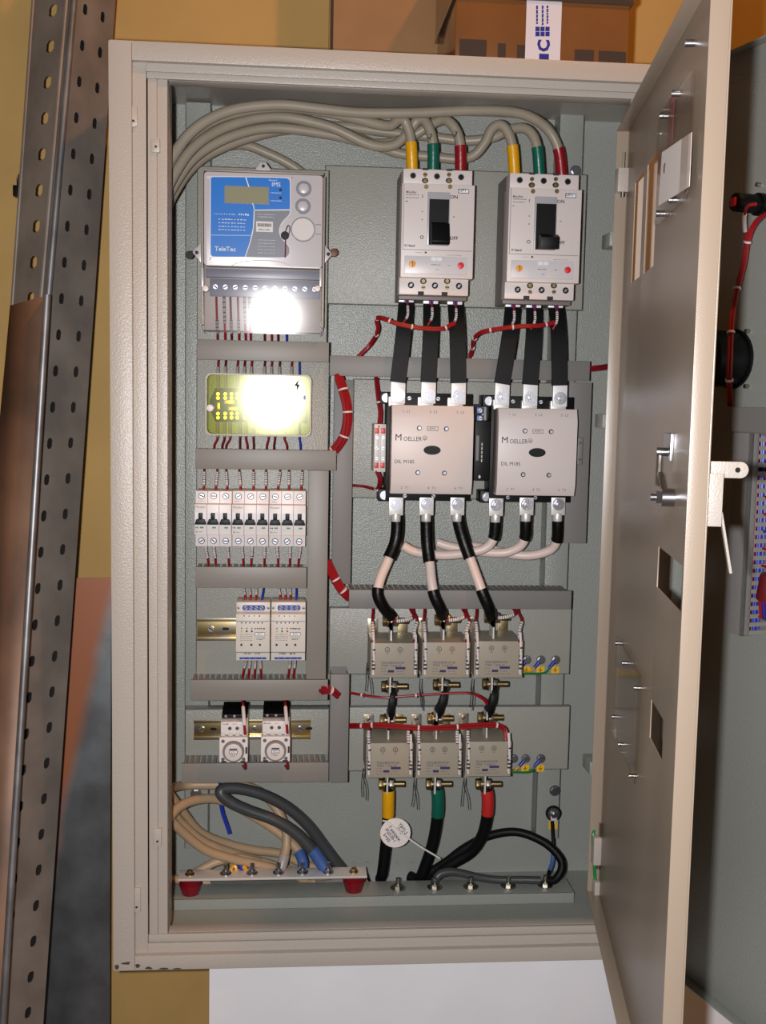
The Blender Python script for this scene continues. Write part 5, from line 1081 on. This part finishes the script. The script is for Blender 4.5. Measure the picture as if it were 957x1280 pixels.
# ------------------------------------------------------------------ neutral bar on red insulators
a0, a1 = P(223, 1097, .185), P(458, 1094, .185); zt = P(340, 1096, .175).z
nb = thing('neutral_bar', 'flat silver busbar on two red insulators above the floor channel', 'busbar', ((a0.x+a1.x)/2, .19, CHZ))
part('bar', MB().box(a0.x, a1.x, .172, .206, zt-.0035, zt), 'tin', nb, bevel=.0006)
for u in (238, 442):
    p = P(u, 1112, .19); prof = [(0, .0125), (.25, .0145), (.55, .0168), (.62, .0172), (.66, .0150), (1, .0150)]; mb = MB(); h = zt-.0035-CHZ; n = 20
    vs = [(p.x+r*math.cos(2*math.pi*k/n), .19+r*math.sin(2*math.pi*k/n), CHZ+.0003+f*(h-.0006)) for f, r in prof for k in range(n)]
    fs = [(j*n+k, j*n+(k+1) % n, (j+1)*n+(k+1) % n, (j+1)*n+k) for j in range(len(prof)-1) for k in range(n)]+[tuple(range(n-1, -1, -1)), tuple(range((len(prof)-1)*n, len(prof)*n))]
    part('insulator', MB().add(vs, fs), 'red_ins', nb, label='dark red ribbed insulator')
NBOLT = ((237, 1092), (282, 1090), (315, 1090), (348, 1090), (378, 1090), (410, 1089), (442, 1090))
for (u, v) in NBOLT:
    p = P(u, v, .188); k = u in (237, 442); bolt(nb, (p.x, .188, zt), UP, .0058 if not k else .0048, .004, .010 if not k else .002, 'brass' if k else 'zinc', 1.5)
p = P(428, 1118, .1733)
# beige and black cables at the lower left
GB = 'cables entering at the lower left'
cable([(188, 1002, .15), (208, 988, .19), (228, 982, .238), (260, 981, .247), (300, 982, .252), (325, 990, .250), (345, 1010, .225), (356, 1035, .22), (358, 1055, .212), (354, 1075, .202), (350, 1088, .196)], .0072, 'beige_cable', 'beige cable arching highest over the neutral bar to a grey sleeve', ((.86, .98, 'grey_sleeve', 'end_sleeve', 1.15),), group=GB)
cable([(192, 1050, .10), (207, 1028, .13), (225, 1008, .17), (250, 999, .20), (280, 1001, .215), (320, 1022, .222), (350, 1042, .222), (370, 1060, .214), (378, 1076, .203), (378, 1088, .197)], .0072, 'beige_cable', 'beige cable curving through the middle to a blue sleeve', ((.82, .97, 'blue_sleeve', 'end_sleeve', 1.15),), group=GB)
cable([(192, 970, 0.12), (207, 987, 0.15), (225, 1010, 0.19), (250, 1040, 0.235), (285, 1055, 0.254), (320, 1063, 0.262), (350, 1067, 0.265), (380, 1080, 0.267), (418, 1096, 0.268), (448, 1110, 0.268)], .0070, 'beige_cable', 'upper of the three beige cables sloping down behind the neutral bar', group=GB)
cable([(192, 985, 0.12), (207, 1003, 0.15), (228, 1030, 0.19), (255, 1052, 0.225), (290, 1066, 0.244), (330, 1078, 0.25), (360, 1087, 0.252), (394, 1101, 0.253), (414, 1116, 0.253)], .0070, 'beige_cable', 'middle of the three beige cables sloping down behind the neutral bar', group=GB)
cable([(192, 1000, 0.12), (208, 1018, 0.15), (230, 1042, 0.18), (260, 1064, 0.21), (300, 1076, 0.226), (340, 1085, 0.234), (366, 1092, 0.236), (384, 1104, 0.237), (394, 1117, 0.238)], .0070, 'beige_cable', 'lowest of the three beige cables sloping down behind the neutral bar', group=GB)
cable([(242, 1092, .222), (258, 1083, .226), (275, 1076, .23), (300, 1072, .236), (325, 1078, .242)], .0066, 'beige_cable', 'short beige cable end rising from the left of the neutral bar', group=GB)
cable([(188, 1112, .19), (208, 1106, .225), (240, 1103, .242), (262, 1104, .248)], .0066, 'beige_cable', 'beige cable low behind the left red insulator', group=GB)
cable([(409, 1090, .197), (400, 1076, .200), (388, 1060, .205), (370, 1042, .21), (345, 1026, .212), (310, 1013, .21), (288, 1003, .206), (276, 992, .203), (280, 986, .205), (300, 986, .212), (330, 994, .220), (360, 1010, .226), (385, 1032, .228), (405, 1058, .228), (422, 1080, .236), (436, 1094, .245), (455, 1120, .254)], .0088, 'darkgrey_cable', 'thick black cable doubling back in a hairpin above the neutral bar', ((.0, .12, 'blue_sleeve', 'end_sleeve', 1.1),), name='loop_cable', group=GB)
wire([(275, 975, .24), (276, 1000, .242), (278, 1015, .243), (283, 1030, .242), (287, 1042, .240)], 'blue_wire', 'loose blue wire hanging behind the black hairpin cable', r=.0032)
wire([(455, 1085, .225), (460, 1098, .228), (466, 1112, .236)], 'black_cable', 'thin black wire right of the neutral bar end', r=.0022)
wire([(290, 1098, .212), (295, 1086, .208), (300, 1082, .205), (303, 1090, .2)], 'blue_wire', 'short blue wire between the bolts of the neutral bar', r=.0026)
wire([(286, 1092, .206), (290, 1084, .204), (294, 1083, .203), (296, 1092, .2)], 'yellow_tape', 'short yellow wire end at the left bolts of the neutral bar', r=.0026)
wire([(309, 1092, .206), (306, 1084, .204), (302, 1086, .203)], 'yellow_tape', 'short yellow wire end by the third bolt of the neutral bar', r=.0026)

# ------------------------------------------------------------------ gear on the inside of the outer door (turned with the door)
IN = -so
def on_door(name, label, cat, u, v, off=0.):
    x, z = DO.loc(u, v, IN*off); t = thing(name, label, cat, DO.W(x, 0, z), None, DO.a, local=True); t['door_x'] = 0; del t['door_x']; return t, x, z
t, dx_, dz_ = on_door('panel_instrument', 'round black back of a panel instrument on the outer door', 'instrument', 917, 449)
part('can', MB().cyl((0, IN*.0005, 0), (0, IN*.046, 0), .0345, 32), 'black', t, bevel=.001)
part('rim', MB().cyl((0, IN*.0004, 0), (0, IN*.004, 0), .037, 32), 'black', t)
for zz in (-.008, .008): part('terminal_stud', MB().cyl((0, IN*.045, zz), (0, IN*.056, zz), .003, 10), 'brass', t)
t, _, _ = on_door('indicator_lamp', 'small black round lamp socket with red wires on the outer door', 'lamp socket', 952, 256)
part('barrel', MB().cyl((0, IN*.0005, 0), (0, IN*.040, 0), .0110, 20), 'black', t, bevel=.001); part('lock_ring', MB().cyl((0, IN*.0004, 0), (0, IN*.008, 0), .0135, 20), 'black', t)
part('terminal', MB().box(-.004, .004, *fb(IN*.039, IN*.044), -.005, .005), 'red_knob', t, bevel=.0005)
# horizontal and vertical ducts
xa, _ = DO.loc(893, 524, IN*.04); _, zt_ = DO.loc(930, 509, IN*.04); _, zb_ = DO.loc(930, 540, IN*.04)
t = thing('wiring_duct', 'grey horizontal duct on the outer door above the slotted one', 'cable duct', DO.W(xa, 0, zb_), 'slotted wiring ducts', DO.a, local=True)
part('cover', MB().box(0, .42, *fb(IN*.033, IN*.040), 0, zt_-zb_), 'duct_dark', t, bevel=.0008); part('channel', MB().box(.001, .419, *fb(IN*.0006, IN*.034), .001, .0025).box(.001, .419, *fb(IN*.0006, IN*.034), zt_-zb_-.0025, zt_-zb_-.001).box(.001, .0025, *fb(IN*.0006, IN*.034), .001, zt_-zb_-.001), 'duct_dark', t)
xv0, _ = DO.loc(914, 600, IN*.04); xv1, _ = DO.loc(934, 600, IN*.04); _, zlo = DO.loc(914, 792, IN*.04); zhi = zb_-.001; hv = zhi-zlo; wv = xv1-xv0
t = thing('wiring_duct', 'vertical slotted duct on the outer door packed with red and blue wires', 'cable duct', DO.W(xv0, 0, zlo), 'slotted wiring ducts', DO.a, local=True)
part('cover', MB().box(0, wv, *fb(IN*.033, IN*.040), 0, hv).box(wv-.0015, wv, *fb(IN*.026, IN*.040), 0, hv), 'duct_dark', t, bevel=.0006)
part('side_wall', MB().box(0, .0014, *fb(IN*.0006, IN*.034), 0, hv), 'duct_dark', t)
nf = 24
for j in range(nf):
    z = hv*j/nf; part('slot_finger', MB().box(wv-.0014, wv, *fb(IN*.0006, IN*.0275), z, z+hv/nf*.52), 'duct', t)
part('base', MB().box(0, wv, *fb(IN*.0003, IN*.0014), 0, hv), 'duct_dark', t)
for j in range(14):
    xx = random.uniform(.004, wv-.004); yy = random.uniform(.004, .027); part('wire', MB().tube([(xx, IN*yy, .004), (min(wv-.003, xx+.002), IN*yy, hv*.5), (xx, IN*yy, hv-.004)], .0019, 6, 3), ('red_wire', 'blue_wire', 'crimson')[j % 3], t)
for j in range(11):                                   # wires leaving the slots towards the terminals
    z = hv*(.08+.085*j); part('wire', MB().tube([(wv-.004, IN*.012, z+.003), (wv+.012, IN*.013, z+.002), (wv+.03, IN*(.016+.004*(j % 3)), z-.003)], .0019, 6, 4), ('red_wire', 'blue_wire', 'red_wire', 'crimson')[j % 4], t)
# loom between lamp socket and duct
t = thing('wire_harness', 'slim red and blue harness hanging over the panel instrument', 'wire harness', (0, 0, 0)); lp = []
for (u, v, o_) in ((968, 262, .035), (950, 272, .03), (940, 285, .026), (933, 305, .024), (929, 330, .024), (920, 365, .034), (914, 400, .050), (912, 440, .054), (911, 475, .050), (912, 507, .03)):
    x, z = DO.loc(u, v, IN*o_); lp.append(DO.W(x, IN*o_, z))
t.location = lp[-1]; OFF[t.name] = lp[-1].copy()
for m, d in (('red_wire', (-.0016, 0, 0)), ('red_wire', (.0012, -.0016, 0)), ('blue_wire', (.0022, .001, 0))): part('wire', MB().tube([p+Vector(d) for p in lp], .0019, 7, 6), m, t)
s_ = smooth(lp, 8)
for f in (.33, .55, .72, .9): i = int(f*(len(s_)-1)); d = (s_[i+1]-s_[i-1]).normalized(); part('cable_tie', MB().cyl(s_[i]-d*.0012, s_[i]+d*.0012, .0048, 10), 'sleeve', t)
sp = []
for (u, v, o_) in ((945, 255, .042), (934, 258, .045), (930, 272, .036), (931, 292, .028), (932, 308, .025)): x, z = DO.loc(u, v, IN*o_); sp.append(DO.W(x, IN*o_, z))
w = single('wire', MB().tube(sp, .0019, 7, 6), 'red_wire', 'short red wire with printed sleeve under the lamp socket', 'wire'); part('marker_sleeve', MB().tube(smooth(sp, 8)[14:24], .0026, 8, 1), 'sleeve', w)
# red plug and loom at the right picture edge
xp, zp = DO.loc(955, 738, IN*.05)
t = thing('wire_harness', 'dark red connector with red and blue wires by the slotted duct', 'wire harness', DO.W(xp, 0, zp), None, DO.a, local=True)
part('connector', MB().cyl((-.002, IN*.045, -.012), (.004, IN*.045, .018), .012, 16), 'dkred_wire', t, bevel=.002)
for j in range(5): part('wire', MB().tube([(.004-.002*j, IN*(.04+.003*j), -.012), (-.004-.003*j, IN*(.03+.002*j), -.035), (-.018-.002*j, IN*.022, -.045+.003*j), (-.03, IN*.014, -.03+.003*j)], .002, 6, 5), ('red_wire', 'blue_wire')[j % 2], t)
